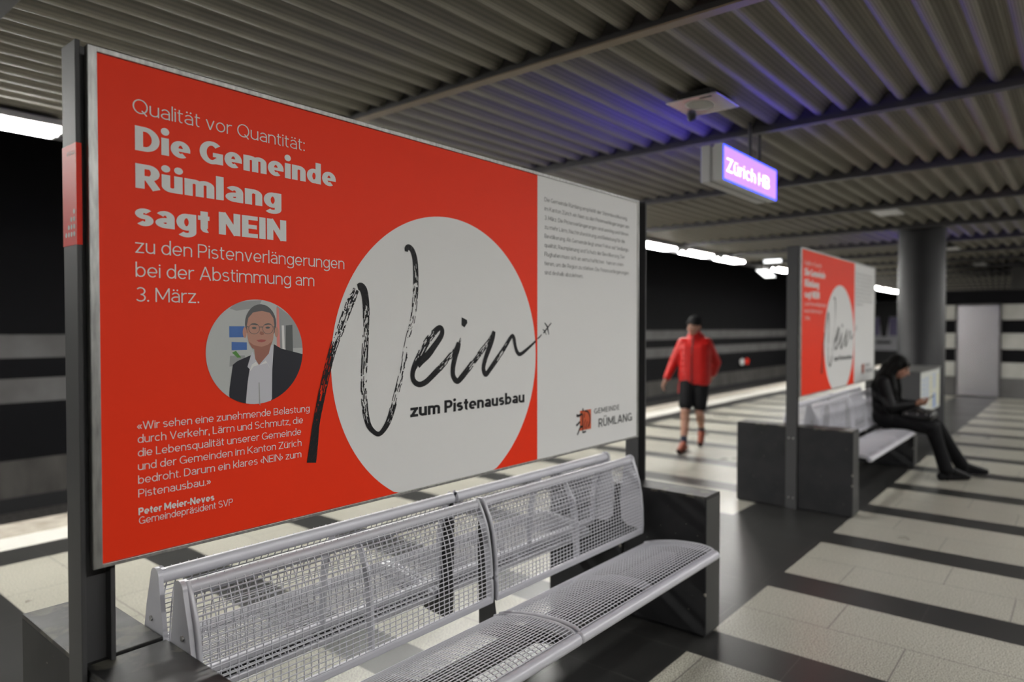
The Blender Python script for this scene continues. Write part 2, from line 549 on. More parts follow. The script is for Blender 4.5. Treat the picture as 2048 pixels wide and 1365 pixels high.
def text2d(txt, size, weight=0.07, width=None, gap=0.075, hweight=None):
    """list of polygons (u, v) in metres, left edge at 0, base line at 0; width squeezes or spreads the line to fit"""
    wx = weight; wy = hweight or weight * 0.88
    polys, pen = [], 0.0
    for ch in txt:
        wd, st = glyph(ch, wx, wy)
        for si, s in enumerate(st):
            m0 = len(polys)
            pw = (wx, wy)
            if isinstance(s, tuple) and s[0] == 'pen':
                pw, s = (s[1], s[2]), s[3]
            if isinstance(s, tuple):
                _, cx, cy, r = s
                polys.append([(pen + cx + r * math.cos(2 * PI * i / 14), cy + r * math.sin(2 * PI * i / 14)) for i in range(14)])
            else:
                L, Rr = ribbon(s, *pw)
                for i in range(len(s) - 1):
                    polys.append([(pen + L[i][0], L[i][1]), (pen + L[i + 1][0], L[i + 1][1]), (pen + Rr[i + 1][0], Rr[i + 1][1]), (pen + Rr[i][0], Rr[i][1])])
            for j in range(m0, len(polys)):
                polys[j] = Layered(polys[j])
                polys[j].lay = si * .10 + (j % 2) * .04
        pen += wd + (gap if ch != ' ' else 0.02)
    total = max(pen - gap, 0.01)
    sx = (width / (total * size)) if width else 1.0
    out = []
    for p in polys:
        q = Layered((x * size * sx, y * size) for x, y in p)
        q.lay = p.lay
        out.append(q)
    return out


# ---------------------------------------------------------------- the setting
YC = 1.945                     # centre line of the island platform
P0, P1 = -4.0, 46.0            # the part of the platform built, along X
EDGE = 6.65
f = MB()
k0 = -8
xs = []
for k in range(-7, 41):
    a = 3.107 + 1.1155 * k
    xs += [(a, a + 0.30, 1), (a + 0.30, a + 1.1155, 0)]
bands = [(2 * YC - 5.49, 1.475), (2.265, 5.49)]
for x0, x1, mi in xs:
    if x1 < P0 or x0 > P1: continue
    for y0, y1 in bands:
        f.add([(x0, y0, 0), (x1, y0, 0), (x1, y1, 0), (x0, y1, 0)], [(0, 1, 2, 3)], mi)
X0, X1 = xs[0][0], xs[-1][1]
X0, X1 = max(X0, 3.107 - 7 * 1.1155), X1
for y0, y1 in ((1.475, 2.265), (5.49, 5.86), (2 * YC - 5.86, 2 * YC - 5.49)):
    f.add([(X0, y0, 0), (X1, y0, 0), (X1, y1, 0), (X0, y1, 0)], [(0, 1, 2, 3)], 1)
# solid platform below and edge faces
f.box(X0, X1, 2 * YC - EDGE + 0.25, EDGE - 0.25, -0.9, -0.002, 2)
structure('floor', f, ['granite', 'slate', 'concrete_dim'])
for i, sgn in enumerate((1, -1)):
    t = MB()
    def yy(v): return v if sgn > 0 else 2 * YC - v
    ya, yb = sorted((yy(5.86), yy(6.175)))
    t.box(X0, X1, ya, yb, -0.05, 0.001, 0)
    for r in range(7):                                   # raised guiding ribs
        c = ya + 0.025 + r * 0.044
        t.box(X0, X1, c, c + 0.022, 0.001, 0.006, 0)
    structure('trim_%d' % (i * 2 + 1), t, ['tactile'])
    t = MB()
    ya, yb = sorted((yy(6.175), yy(EDGE)))
    t.box(X0, X1, ya, yb, -0.18, 0.0, 0)
    structure('trim_%d' % (i * 2 + 2), t, ['coping'])

# track beds with sleepers and rails, and the side walls of the hall
for i, sgn in enumerate((1, -1)):
    def yy(v): return v if sgn > 0 else 2 * YC - v
    b = MB()
    ya, yb = sorted((yy(6.3), yy(11.1)))
    b.box(-6, 70, ya, yb, -1.1, -0.9)
    structure('floor_trackbed_%d' % (i + 1), b, ['ballast'])
for yr in (7.6, 9.04):
    r = MB()
    r.prism([(yr - .07, -.9), (yr + .07, -.9), (yr + .07, -.88), (yr + .012, -.86), (yr + .012, -.79), (yr + .034, -.785), (yr + .034, -.745), (yr - .034, -.745), (yr - .034, -.785), (yr - .012, -.79), (yr - .012, -.86), (yr - .07, -.88)], 'x', -6, 60)
    solo('rail', r, ['rail'], 'steel rail on the dark track bed, ' + ('nearer the platform edge' if yr < 8 else 'nearer the banded tunnel wall'), 'rail')
WY = 11.0
for i, sgn in enumerate((1, -1)):
    wl = MB()
    a = WY if sgn > 0 else 2 * YC - WY
    bb = a + 0.3 * sgn
    y0, y1 = sorted((a, bb))
    for z0, z1, mi in ((-1.1, -0.70, 3), (-0.70, -0.20, 2), (-0.20, 0.57, 1), (0.57, 0.895, 0), (0.895, 1.17, 1), (1.17, 1.485, 0), (1.485, 5.0, 1)):
        wl.box(-6, 70, y0, y1, z0, z1, mi)
    structure('wall_left' if sgn > 0 else 'wall_right', wl, ['concrete', 'blackwall', 'concrete_dim', 'tunnel'])
t = MB(); t.box(-6, 70, 2 * YC - WY, WY, 5.0, 5.2)
structure('ceiling_tunnel', t, ['tunnel'])
t = MB(); t.box(-6.2, -6, 2 * YC - WY, WY, -1.1, 5.2)
structure('wall_back', t, ['tunnel'])
t = MB(); t.box(70, 70.2, 2 * YC - WY, WY, -1.1, 5.2)
structure('wall_front', t, ['tunnel'])

# ceiling: corrugated perforated sheet with the waves running along the platform
CB, CA, CP = 3.085, 0.040, 0.1725         # lowest point, amplitude, period
cy0, cy1 = 2 * YC - 5.95, 5.95
g = MB()
ny = int((cy1 - cy0) / CP * 12)
vs, fs = [], []
for i in range(ny + 1):
    y = cy0 + (cy1 - cy0) * i / ny
    ph = (y - 1.463) / CP * 2 * PI
    c = math.cos(ph)
    z = CB + 2 * CA * ((1 - c) / 2) ** 1.5
    vs += [(P0, y, z), (60, y, z)]
for i in range(ny):
    fs.append((2 * i, 2 * i + 1, 2 * i + 3, 2 * i + 2))
g.add(vs, fs, 0, True)
g.box(P0, 60, cy0, cy1, CB + 2 * CA + 0.25, CB + 2 * CA + 0.3, 1)
structure('ceiling', g, ['ceil', 'tunnel'])
t = MB()
for yb in (5.95, cy0 - 0.06):
    t.box(P0, 60, yb, yb + 0.06, 3.0, 3.4)
structure('ceiling_fascia', t, ['beam'])
n = 0
for k in range(-2, 26):
    x = 3.07 + 2.11 * k
    b = MB()
    b.box(x - 0.008, x + 0.008, cy0, cy1, 3.035, 3.36, 0)
    b.box(x - 0.05, x + 0.012, cy0, cy1, 3.03, 3.04, 1 if k == 0 else 0)
    n += 1
    structure('ceiling_beam_%d' % n, b, ['beam', 'beam_edge'])

# far end: the enclosure with pale and black bands and a steel door in the middle
e = MB()
EX = 18.8
for z0, z1, mi in ((0, 0.46, 2), (0.46, 0.80, 0), (0.80, 1.10, 1), (1.10, 1.455, 0), (1.455, 1.755, 1), (1.755, 2.10, 0), (2.10, 2.42, 1)):
    e.box(EX, EX + 6, -2.2, 2.75, z0, z1, mi)
structure('wall_front_banded', e, ['bandwhite', 'blackwall', 'concrete'])
d = MB()
d.bbox(EX - 0.03, EX + 0.01, 1.47, 2.26, 0.02, 2.08, 0.006)
structure('door_1', d, ['steel'])
t = MB()
t.box(EX - 0.05, EX + .01, 1.43, 1.47, 0, 2.12); t.box(EX - 0.05, EX + .01, 2.26, 2.30, 0, 2.12); t.box(EX - 0.05, EX + .01, 1.43, 2.30, 2.08, 2.12)
structure('trim_door_frame', t, ['beam'])
t = MB()
t.box(EX + 0.6, EX + 3, -2.2, 1.30, 2.42, 2.98, 0)
structure('ceiling_bulkhead', t, ['concrete_dim'])

# round column
c = MB()
c.lathe([(0.33, 0.0), (0.33, 0.10), (0.322, 0.11), (0.322, 3.2)], 12.2, YC, 48)
structure('column', c, ['column'])


# ---------------------------------------------------------------- seating unit: billboard between two pairs of blocks, benches back to back
PX0, PX1, PZ0, PZ1, PY = 0.662, 3.342, 0.987, 2.262, 1.89     # printed sheet
E1 = 0.0006                                                     # thickness of a printed layer


def on_sheet(polys, mb, layer, mi=0):
    for n_, p in enumerate(polys):
        a = sum(p[i][0] * p[(i + 1) % len(p)][1] - p[(i + 1) % len(p)][0] * p[i][1] for i in range(len(p)))
        q = p if a > 0 else p[::-1]
        mb.poly([(PX0 + u, PY - (layer + getattr(p, 'lay', (n_ % 11) * .03)) * E1, PZ0 + v) for u, v in q], mi)


def shift(polys, u, v):
    out = []
    for p in polys:
        q = Layered((a + u, b + v) for a, b in p)
        q.lay = getattr(p, 'lay', 0)
        out.append(q)
    return out


def disc(cu, cv, r, n=96, clip0=None):
    pts = [(cu + r * math.cos(2 * PI * i / n), cv + r * math.sin(2 * PI * i / n)) for i in range(n)]
    if clip0 is not None:
        pts = [(u, max(v, clip0)) for u, v in pts]
    return pts


def smooth_line(pts, n=8):
    """Catmull-Rom through the points"""
    out = []
    P = [pts[0]] + list(pts) + [pts[-1]]
    for i in range(1, len(P) - 2):
        for k in range(n):
            t = k / n
            out.append(tuple(0.5 * ((2 * P[i][c]) + (-P[i - 1][c] + P[i + 1][c]) * t + (2 * P[i - 1][c] - 5 * P[i][c] + 4 * P[i + 1][c] - P[i + 2][c]) * t * t
                                    + (-P[i - 1][c] + 3 * P[i][c] - 3 * P[i + 1][c] + P[i + 2][c]) * t ** 3) for c in range(len(pts[0]))))
    out.append(tuple(pts[-1]))
    return out


def brush(pts, dry, lanes=9):
    """a brush stroke: pts = (u, v, width, wetness 0..1); where the brush runs dry its hairs leave separate broken streaks"""
    P = smooth_line(pts, 14)
    n = len(P)
    polys = []
    rng = random.Random(dry)
    nrm = []
    for i in range(n):
        a, b = P[max(i - 1, 0)], P[min(i + 1, n - 1)]
        l = math.hypot(b[0] - a[0], b[1] - a[1]) or 1
        nrm.append((-(b[1] - a[1]) / l, (b[0] - a[0]) / l))
    for L in range(lanes):
        on = True; left = 0
        edge = L in (0, lanes - 1)
        jit = [rng.uniform(-.35, .35) for _ in range(n)]
        strong = rng.uniform(-.16, .16) + (0.16 if edge else 0)
        for i in range(n - 1):
            wet = (P[i][3] + P[i + 1][3]) / 2 + strong
            if left <= 0:
                on = rng.random() < max(0.0, min(1.0, wet * 1.15))
                left = rng.randint(1, 5)
            left -= 1
            if not on: continue
            t0, t1 = (L / lanes - .5), ((L + 1) / lanes - .5)
            q = []
            for (j, t) in ((i, t0), (i + 1, t0), (i + 1, t1), (i, t1)):
                wd = P[j][2]
                tt = t
                if edge: tt += jit[j] / lanes * (0.6 if wet < .95 else .25)
                elif wet < .8: tt += jit[j] / lanes * .35
                q.append((P[j][0] + nrm[j][0] * wd * tt, P[j][1] + nrm[j][1] * wd * tt))
            polys.append(q)
    return polys


def make_billboard():
    root = thing('billboard', 'big red and white voting poster on two dark posts, sharp and nearest the camera', 'billboard', (2.048, YC, 0), 'billboards along the platform')
    # aluminium frame around the sheet
    fr = MB()
    zb, zt = PZ0 - 0.010, PZ1 + 0.014
    yf, yb = PY - 0.006, PY + 0.020
    xl, xr = PX0 - 0.021, PX1 + 0.012
    fr.bbox(xl, PX0, yf, yb, zb, zt, 0.002)
    fr.bbox(PX1, xr, yf, yb, zb, zt, 0.002)
    fr.bbox(PX0 - .001, PX1 + .001, yf, yb, zb, PZ0, 0.002)
    fr.bbox(PX0 - .001, PX1 + .001, yf, yb, PZ1, zt, 0.002)
    part('frame', fr, ['alu'], root)
    bk = MB(); bk.box(PX0 - .002, PX1 + .002, PY + 0.0005, PY + 0.018, PZ0 - .002, PZ1 + .002)
    part('back_panel', bk, ['alu'], root)
    # posts: H-sections, outer flange running down to the floor
    for sx in (-1, 1):
        cx = 2.048
        def X(v): return cx + sx * (v)          # v measured outwards from the middle
        p = MB()
        top = 2.288
        a, b = sorted((X(1.428), X(1.416)))
        p.bbox(a, b, 1.906, 2.0, 0, top, 0.003)
        a, b = sorted((X(1.420), X(1.352)))
        p.box(a, b, 1.948, 1.958, 0.722, top)
        a, b = sorted((X(1.358), X(1.346)))
        p.bbox(a, b, 1.915, 1.99, 0.722, top, 0.003)
        post = part('post', p, ['post'], root)
        for zz in (0.10, 0.62):
            for yo in (1.935, 1.972):
                bo = MB()
                a, b = sorted((X(1.428), X(1.4335)))
                bo.prism([(yo + .007 * math.cos(i * PI / 4), zz + .007 * math.sin(i * PI / 4)) for i in range(8)], 'x', a, b)
                part('bolt', bo, ['alu'], post)
        if sx < 0:
            s = MB()
            xo = X(1.428) - 0.0006
            s.box(xo, X(1.416), 1.9052, 2.0004, 1.785, 2.035, 0)
            # white dots in a rising triangle and a small line of lettering
            for col, nn in enumerate((1, 2, 3, 4)):
                for rr in range(nn):
                    yc, zc = 1.977 - col * 0.0185, 1.812 + rr * 0.0185
                    s.poly([(xo - .0004, yc + .0062 * math.cos(2 * PI * i / 16), zc + .0062 * math.sin(2 * PI * i / 16)) for i in range(16)], 1)
            for p2 in text2d('APG|SGA', 0.014, .10, width=0.052):
                s.poly([(xo - .0004, 1.966 - u, 2.008 + v) for u, v in p2], 1)
            part('sticker', s, ['sticker', 'white'], post)
    # the printed sheet
    sh = MB()
    UW, VH = PX1 - PX0, PZ1 - PZ0
    on_sheet([[(0, 0), (UW, 0), (UW, VH), (0, VH)]], sh, 0, 0)
    on_sheet([[(1.786, 0), (UW, 0), (UW, VH), (1.786, VH)]], sh, 1, 1)
    on_sheet([disc(1.229, 0.473, 0.544, 128, 0.0)], sh, 1.5, 1)
    sheet = part('poster_sheet', sh, ['red', 'white'], root)
    # white lettering on the red ground
    h = MB()
    for txt, u, v, size, wd in (('Die Gemeinde', .088, 1.052, .088, .619), ('Rümlang', .088, .955, .088, .420), ('sagt NEIN', .086, .858, .088, .438)):
        on_sheet(shift(text2d(txt, size, .205, wd, gap=.045, hweight=.135), u, v), h, 2)
    part('headline_lettering', h, ['white'], sheet)
    t = MB()
    for txt, u, v, size, wd, wt in (
            ('Qualität vor Quantität:', .083, 1.147, .052, .508, .062), ('zu den Pistenverlängerungen', .086, .787, .052, .653, .066),
            ('bei der Abstimmung am', .086, .725, .052, .537, .066), ('3. März.', .086, .661, .052, .166, .066),
            ('', 0, 0, .03, None, .07), ('«Wir sehen eine zunehmende Belastung', .086, .327, .0295, .517, .072), ('durch Verkehr, Lärm und Schmutz, die', .087, .2925, .0295, .492, .072),
            ('die Lebensqualität unserer Gemeinde', .087, .257, .0295, .485, .072), ('und der Gemeinden im Kanton Zürich', .087, .2215, .0295, .486, .072),
            ('bedroht. Darum ein klares ‹NEIN› zum', .087, .186, .0295, .485, .072), ('Pistenausbau.»', .087, .1505, .0295, .193, .072),
            ('Gemeindepräsident SVP', .088, .080, .0265, .257, .072)):
        if not txt:
            part('intro_lettering', t, ['white'], sheet)
            t = MB()
            continue
        on_sheet(shift(text2d(txt, size, wt, wd), u, v), t, 2)
    on_sheet(shift(text2d('Peter Meier-Neves', .0265, .15, .203, gap=.06), .087, .104), t, 2)
    part('quote_lettering', t, ['white'], sheet)
    # dark lettering on the white ground
    k = MB()
    on_sheet(shift(text2d('zum Pistenausbau', .0665, .165, .665, gap=.05), 1.027, .2655), k, 3)
    part('slogan_lettering', k, ['black'], sheet)
    bt = MB()
    lines = ('Die Gemeinde Rümlang empfiehlt der Stimmbevölkerung', 'im Kanton Zürich ein Nein zu den Pistenverlängerungen am', '3. März. Die Pistenverlängerungen sind unnötig und führen',
             'zu mehr Lärm, Nachtruhestörung und Belastung für die', 'Bevölkerung. Als Gemeinde liegt unser Fokus auf Siedlungs-', 'qualität, Raumplanung und Schutz der Bevölkerung. Der',
             'Flughafen muss sich an wirtschaftlichen Chancen orien-', 'tieren, um die Region zu stärken. Die Pistenverlängerungen', 'sind deshalb abzulehnen.')
    wds = (.728, .752, .744, .708, .752, .708, .70, .748, .312)
    for i, s in enumerate(lines):
        on_sheet(shift(text2d(s, .0262, .082, wds[i]), 1.838, 1.166 - i * .0413), bt, 2)
    part('body_lettering', bt, ['grey_ink'], sheet)
    # brush script
    b = MB()
    N = [(.609, .163, .034, 1.5), (.6155, .205, .032, 1.5), (.621, .245, .029, 1.4), (.628, .291, .026, .86), (.645, .362, .027, .66), (.665, .437, .027, .60), (.683, .496, .027, .55), (.704, .552, .029, .46), (.7235, .59, .030, .42),
         (.744, .639, .031, .42), (.768, .688, .031, .48), (.787, .722, .024, .75)]
    N2 = [(.793, .729, .02, 1.2), (.805, .732, .028, 1.4), (.817, .722, .030, 1.3), (.824, .698, .029, 1.0), (.828, .66, .028, .72), (.827, .61, .027, .5), (.825, .56, .027, .42), (.8215, .498, .027, .38), (.817, .428, .026, .32), (.817, .369, .026, .42), (.822, .312, .026, .55), (.835, .262, .022, .95),
          (.857, .234, .017, 1.4), (.881, .222, .017, 1.5), (.905, .237, .021, 1.2), (.928, .269, .024, .66), (.952, .329, .026, .38), (.977, .401, .026, .28), (.998, .474, .026, .2), (1.014, .541, .026, .18), (1.027, .585, .024, .24), (1.040, .625, .023, .30),
          (1.051, .692, .025, .42), (1.055, .746, .026, .5), (1.0555, .799, .025, .72), (1.051, .845, .024, 1.0), (1.039, .874, .022, 1.4), (1.022, .885, .021, 1.5), (1.012, .879, .02, 1.5), (1.010, .868, .014, 1.4)]
    Ee = [(1.062, .455, .030, 1.5), (1.082, .472, .032, 1.5), (1.116, .493, .030, 1.5), (1.155, .530, .026, 1.3), (1.184, .562, .024, .95), (1.189, .583, .022, 1.2), (1.174, .592, .022, 1.3), (1.146, .574, .026, .62), (1.106, .535, .03, .5), (1.068, .480, .03, .55), (1.044, .443, .024, 1.1),
          (1.038, .415, .021, 1.3), (1.048, .394, .021, 1.4), (1.073, .383, .021, 1.4), (1.107, .392, .023, 1.2), (1.155, .424, .025, .9), (1.2, .456, .024, .66), (1.241, .490, .022, .5), (1.272, .516, .016, .4), (1.293, .553, .008, .4)]
    Ii = [(1.281, .534, .022, 1.5), (1.271, .508, .029, 1.5), (1.260, .480, .026, 1.5), (1.247, .433, .024, 1.5), (1.251, .401, .023, 1.5), (1.273, .384, .023, 1.5), (1.303, .403, .026, 1.0), (1.351, .444, .026, .58), (1.406, .492, .024, .5), (1.452, .532, .020, .5), (1.478, .562, .012, .6)]
    Nn = [(1.490, .578, .018, 1.5), (1.482, .556, .026, 1.5), (1.466, .522, .027, 1.5), (1.438, .470, .023, 1.5), (1.424, .427, .022, 1.5), (1.438, .402, .022, 1.5), (1.464, .421, .022, 1.2), (1.512, .465, .023, .7), (1.566, .517, .020, .8), (1.603, .556, .017, 1.2), (1.619, .548, .019, 1.5), (1.628, .515, .018, 1.5), (1.641, .488, .018, 1.5), (1.663, .478, .017, 1.5), (1.708, .497, .014, 1.2), (1.768, .531, .009, .7), (1.816, .562, .004, .7)]
    for s, (q, ln) in enumerate(((N, 9), (N2, 9), (Ee, 7), (Ii, 6), (Nn, 5))):
        on_sheet(brush(q, 11 + s, ln), b, 3 + .3 * s)
    on_sheet([[(1.297, .634), (1.327, .624), (1.329, .612), (1.313, .594), (1.296, .603)]], b, 3)
    # little aeroplane at the end of the stroke
    pl = [[(1.891, .613), (1.886, .616), (1.828, .571), (1.833, .566)], [(1.836, .615), (1.842, .616), (1.866, .597), (1.860, .590)], [(1.873, .562), (1.869, .560), (1.856, .592), (1.864, .597)],
          [(1.823, .584), (1.826, .586), (1.842, .580), (1.838, .575)], [(1.853, .561), (1.850, .560), (1.838, .575), (1.842, .579)]]
    on_sheet(pl, b, 3)
    part('brush_script', b, ['black'], sheet)
    # round portrait print
    ph = MB()
    mats = ['white', mat('photo_backdrop', (.52, .54, .53), .45), mat('photo_skin', (.52, .27, .20), .45), mat('photo_hair', (.10, .10, .105), .45), mat('photo_suit', (.012, .013, .022), .45), mat('photo_shirt', (.60, .60, .65), .45),
            mat('photo_blue', (.06, .16, .45), .45), mat('photo_pink', (.75, .25, .22), .45), mat('photo_dark', (.10, .11, .11), .45), mat('photo_skin_shade', (.36, .15, .11), .45), mat('photo_grey', (.34, .35, .35), .45), mat('photo_lip', (.42, .10, .09), .45), mat('photo_green', (.10, .28, .06), .45)]
    PC, PR = (.424, .5215), .155

    def inside(poly):                                    # keep a shape within the round print
        out = []
        m = len(poly)
        for i in range(m):
            a, c = poly[i], poly[(i + 1) % m]
            for j in range(6):
                q = (a[0] + (c[0] - a[0]) * j / 6, a[1] + (c[1] - a[1]) * j / 6)
                dx, dy = q[0] - PC[0], q[1] - PC[1]
                l = math.hypot(dx, dy)
                if l > PR: q = (PC[0] + dx / l * PR, PC[1] + dy / l * PR)
                out.append(q)
        return out

    def ell(cu, cv, a, c, n=28): return [(cu + a * math.cos(2 * PI * i / n), cv + c * math.sin(2 * PI * i / n)) for i in range(n)]
    on_sheet([disc(PC[0], PC[1], PR)], ph, 2, 1)
    on_sheet([inside([(.49, .53), (.58, .53), (.58, .60), (.49, .66)])], ph, 2.3, 10)
    on_sheet([inside([(.34, .648), (.36, .668), (.44, .675), (.43, .652), (.36, .642)])], ph, 2.3, 10)
    on_sheet([inside([(.338, .565), (.385, .565), (.385, .597), (.338, .597)]), inside([(.345, .528), (.392, .528), (.392, .55), (.345, .552)])], ph, 2.4, 6)
    on_sheet([inside([(.338, .481), (.390, .485), (.385, .512), (.34, .512)])], ph, 2.4, 10)
    on_sheet([inside([(.346, .521), (.358, .526), (.374, .506), (.362, .506)])], ph, 2.5, 12)
    on_sheet([inside([(.489, .53), (.500, .53), (.497, .652), (.489, .655)])], ph, 2.5, 7)
    on_sheet([inside([(.519, .51), (.545, .51), (.543, .602), (.520, .600)])], ph, 2.5, 8)
    on_sheet([inside([(.508, .525), (.516, .525), (.514, .60), (.506, .60)])], ph, 2.5, 0)
    on_sheet([inside([(.386, .365), (.398, .467), (.393, .480), (.409, .523), (.428, .484), (.474, .542), (.483, .53), (.477, .463), (.471, .362)])], ph, 2.8, 5)
    on_sheet([[(.413, .545), (.418, .500), (.430, .482), (.462, .515), (.472, .55), (.45, .56)]], ph, 3.0, 9)
    coat_l = [(.335, .375), (.338, .42), (.348, .486), (.362, .496), (.404, .512), (.393, .478), (.400, .471), (.393, .43), (.386, .362)]
    coat_r = [(.479, .543), (.504, .529), (.579, .510), (.582, .45), (.55, .40), (.471, .360), (.473, .463)]
    on_sheet([inside(coat_l), inside(coat_r)], ph, 3.1, 4)
    on_sheet([ell(.3855, .579, .0065, .016), ell(.4885, .580, .0065, .016)], ph, 3.1, 2)
    on_sheet([ell(.437, .605, .0505, .058)], ph, 3.0, 3)
    face = [(.392, .600), (.394, .565), (.398, .548), (.408, .533), (.424, .524), (.440, .5225), (.456, .527), (.470, .541), (.477, .558), (.481, .60), (.478, .622), (.466, .638), (.440, .643), (.412, .638), (.397, .622)]
    on_sheet([face], ph, 3.3, 2)
    on_sheet([[(.398, .552), (.408, .533), (.424, .524), (.440, .5225), (.456, .527), (.470, .541), (.475, .553), (.458, .541), (.438, .536), (.414, .541)]], ph, 3.5, 9)
    on_sheet([[(.402, .601), (.408, .606), (.424, .604), (.426, .600), (.412, .6015)], [(.448, .600), (.451, .604), (.466, .606), (.473, .601), (.462, .602)]], ph, 3.7, 3)
    on_sheet([ell(.415, .592, .0075, .0032), ell(.459, .593, .0075, .0032)], ph, 3.7, 8)
    on_sheet([[(.434, .582), (.432, .575), (.437, .571), (.445, .572), (.447, .577), (.442, .581)]], ph, 3.7, 9)
    on_sheet([[(.422, .556), (.438, .558), (.454, .556), (.448, .551), (.438, .5495), (.428, .551)]], ph, 3.7, 11)
    for cu in (.415, .4595):
        ring = ell(cu, .590, .0165, .0150, 26)
        o = ell(cu, .590, .0180, .0164, 26)
        on_sheet([[ring[i], ring[(i + 1) % 26], o[(i + 1) % 26], o[i]] for i in range(26)], ph, 3.9, 8)
    on_sheet([[(.432, .594), (.4425, .594), (.4425, .596), (.432, .596)], [(.391, .596), (.398, .594), (.398, .596), (.391, .598)], [(.477, .594), (.485, .597), (.485, .599), (.477, .596)]], ph, 3.9, 8)
    on_sheet([[(.428, .43), (.431, .43), (.433, .36), (.429, .367)]], ph, 3.3, 10)
    on_sheet([[(.4, .467), (.407, .484), (.420, .492), (.428, .482), (.412, .478), (.403, .466)], [(.433, .482), (.452, .495), (.462, .478), (.468, .466), (.456, .487)]], ph, 3.3, 0)
    part('portrait_print', ph, mats, sheet)
    # municipal emblem: small orange square with a standing dark ox drawn in strokes, and lettering
    em = MB()
    on_sheet([[(2.126, .089), (2.224, .089), (2.224, .187), (2.126, .187)]], em, 2, 0)

    def stroke(pts, w0):
        P = smooth_line([(a, c, 0) for a, c in pts], 5)
        L, R2 = ribbon([(a, c) for a, c, _ in P], w0, w0)
        return [[L[i], L[i + 1], R2[i + 1], R2[i]] for i in range(len(P) - 1)]
    for pts, w0 in (([(2.095, .168), (2.115, .164), (2.145, .172)], .013), ([(2.15, .197), (2.152, .18)], .010), ([(2.165, .183), (2.195, .176), (2.212, .150), (2.212, .125), (2.198, .100)], .008), ([(2.147, .170), (2.148, .14), (2.150, .105), (2.150, .078)], .008),
                    ([(2.093, .118), (2.108, .124), (2.126, .134)], .011), ([(2.128, .107), (2.116, .090), (2.103, .072)], .009), ([(2.125, .108), (2.150, .108)], .012), ([(2.148, .079), (2.165, .079), (2.178, .081)], .009), ([(2.175, .14), (2.165, .12), (2.17, .095)], .005), ([(2.19, .13), (2.183, .11), (2.184, .09)], .005), ([(2.165, .172), (2.162, .15)], .006)):
        on_sheet(stroke(pts, w0), em, 2.5, 1)
    on_sheet(shift(text2d('GEMEINDE', .036, .11, .242, gap=.16), 2.252, .160), em, 2, 1)
    on_sheet(shift(text2d('RÜMLANG', .060, .115, .334, gap=.10), 2.293, .088), em, 2, 1)
    part('emblem', em, [mat('emblem_orange', (.62, .10, .03), .45), 'black'], sheet)
    return root


def make_block(name, x0, x1, y0, y1, label, face, seed):
    """painted concrete end block with worn top, small chips and a chamfered edge"""
    root = thing(name, label, 'block', ((x0 + x1) / 2, (y0 + y1) / 2, 0), 'bench end blocks')
    b = MB()
    b.bbox(x0, x1, y0, y1, 0.012, 0.712, 0.006, 0)
    b.box(x0 + .012, x1 - .012, y0 + .012, y1 - .012, 0, 0.013, 0)
    for ya, yb in ((y0 - .0006, y0 + .002), (y1 - .002, y1 + .0006)):
        ns = MB()
        ns.box(x0 + .008, x1 - .008, ya, yb, .02, .706)
        part('narrow_side', ns, ['block_side'], root)
    t = MB()
    t.bbox(x0 + .001, x1 - .001, y0 + .001, y1 - .001, 0.706, 0.722, 0.004, 0)
    part('top_slab', t, ['block_top'], root)
    ch = b
    r = random.Random(seed)
    for _ in range(14):
        yq, zq, s = r.uniform(y0 + .04, y1 - .04), r.uniform(.08, .68), r.uniform(.001, .0036)
        n = r.randint(5, 8)
        ch.poly([(x0 - .0008, yq + s * math.cos(-2 * PI * i / n) * r.uniform(.6, 1.2), zq + s * math.sin(-2 * PI * i / n) * r.uniform(.6, 1.2)) for i in range(n)], 1)
    for zq in (r.uniform(.1, .3), r.uniform(.3, .6)):
        ch.ellipsoid((x0 + .004, y0 + .004, zq), (.008, .008, .011), 1, 8, 6)
    part('block_body', b, ['block', 'chip'], root)
    return root


def bench_profile_back():
    return smooth_line([(1.862, .892, 0), (1.838, .852, 0), (1.810, .785, 0), (1.794, .700, 0), (1.787, .620, 0), (1.784, .555, 0), (1.784, .508, 0)], 4)


def bench_profile_seat():
    return smooth_line([(1.768, .446, 0), (1.700, .468, 0), (1.600, .488, 0), (1.520, .496, 0), (1.460, .498, 0), (1.410, .492, 0), (1.388, .482, 0)], 4)


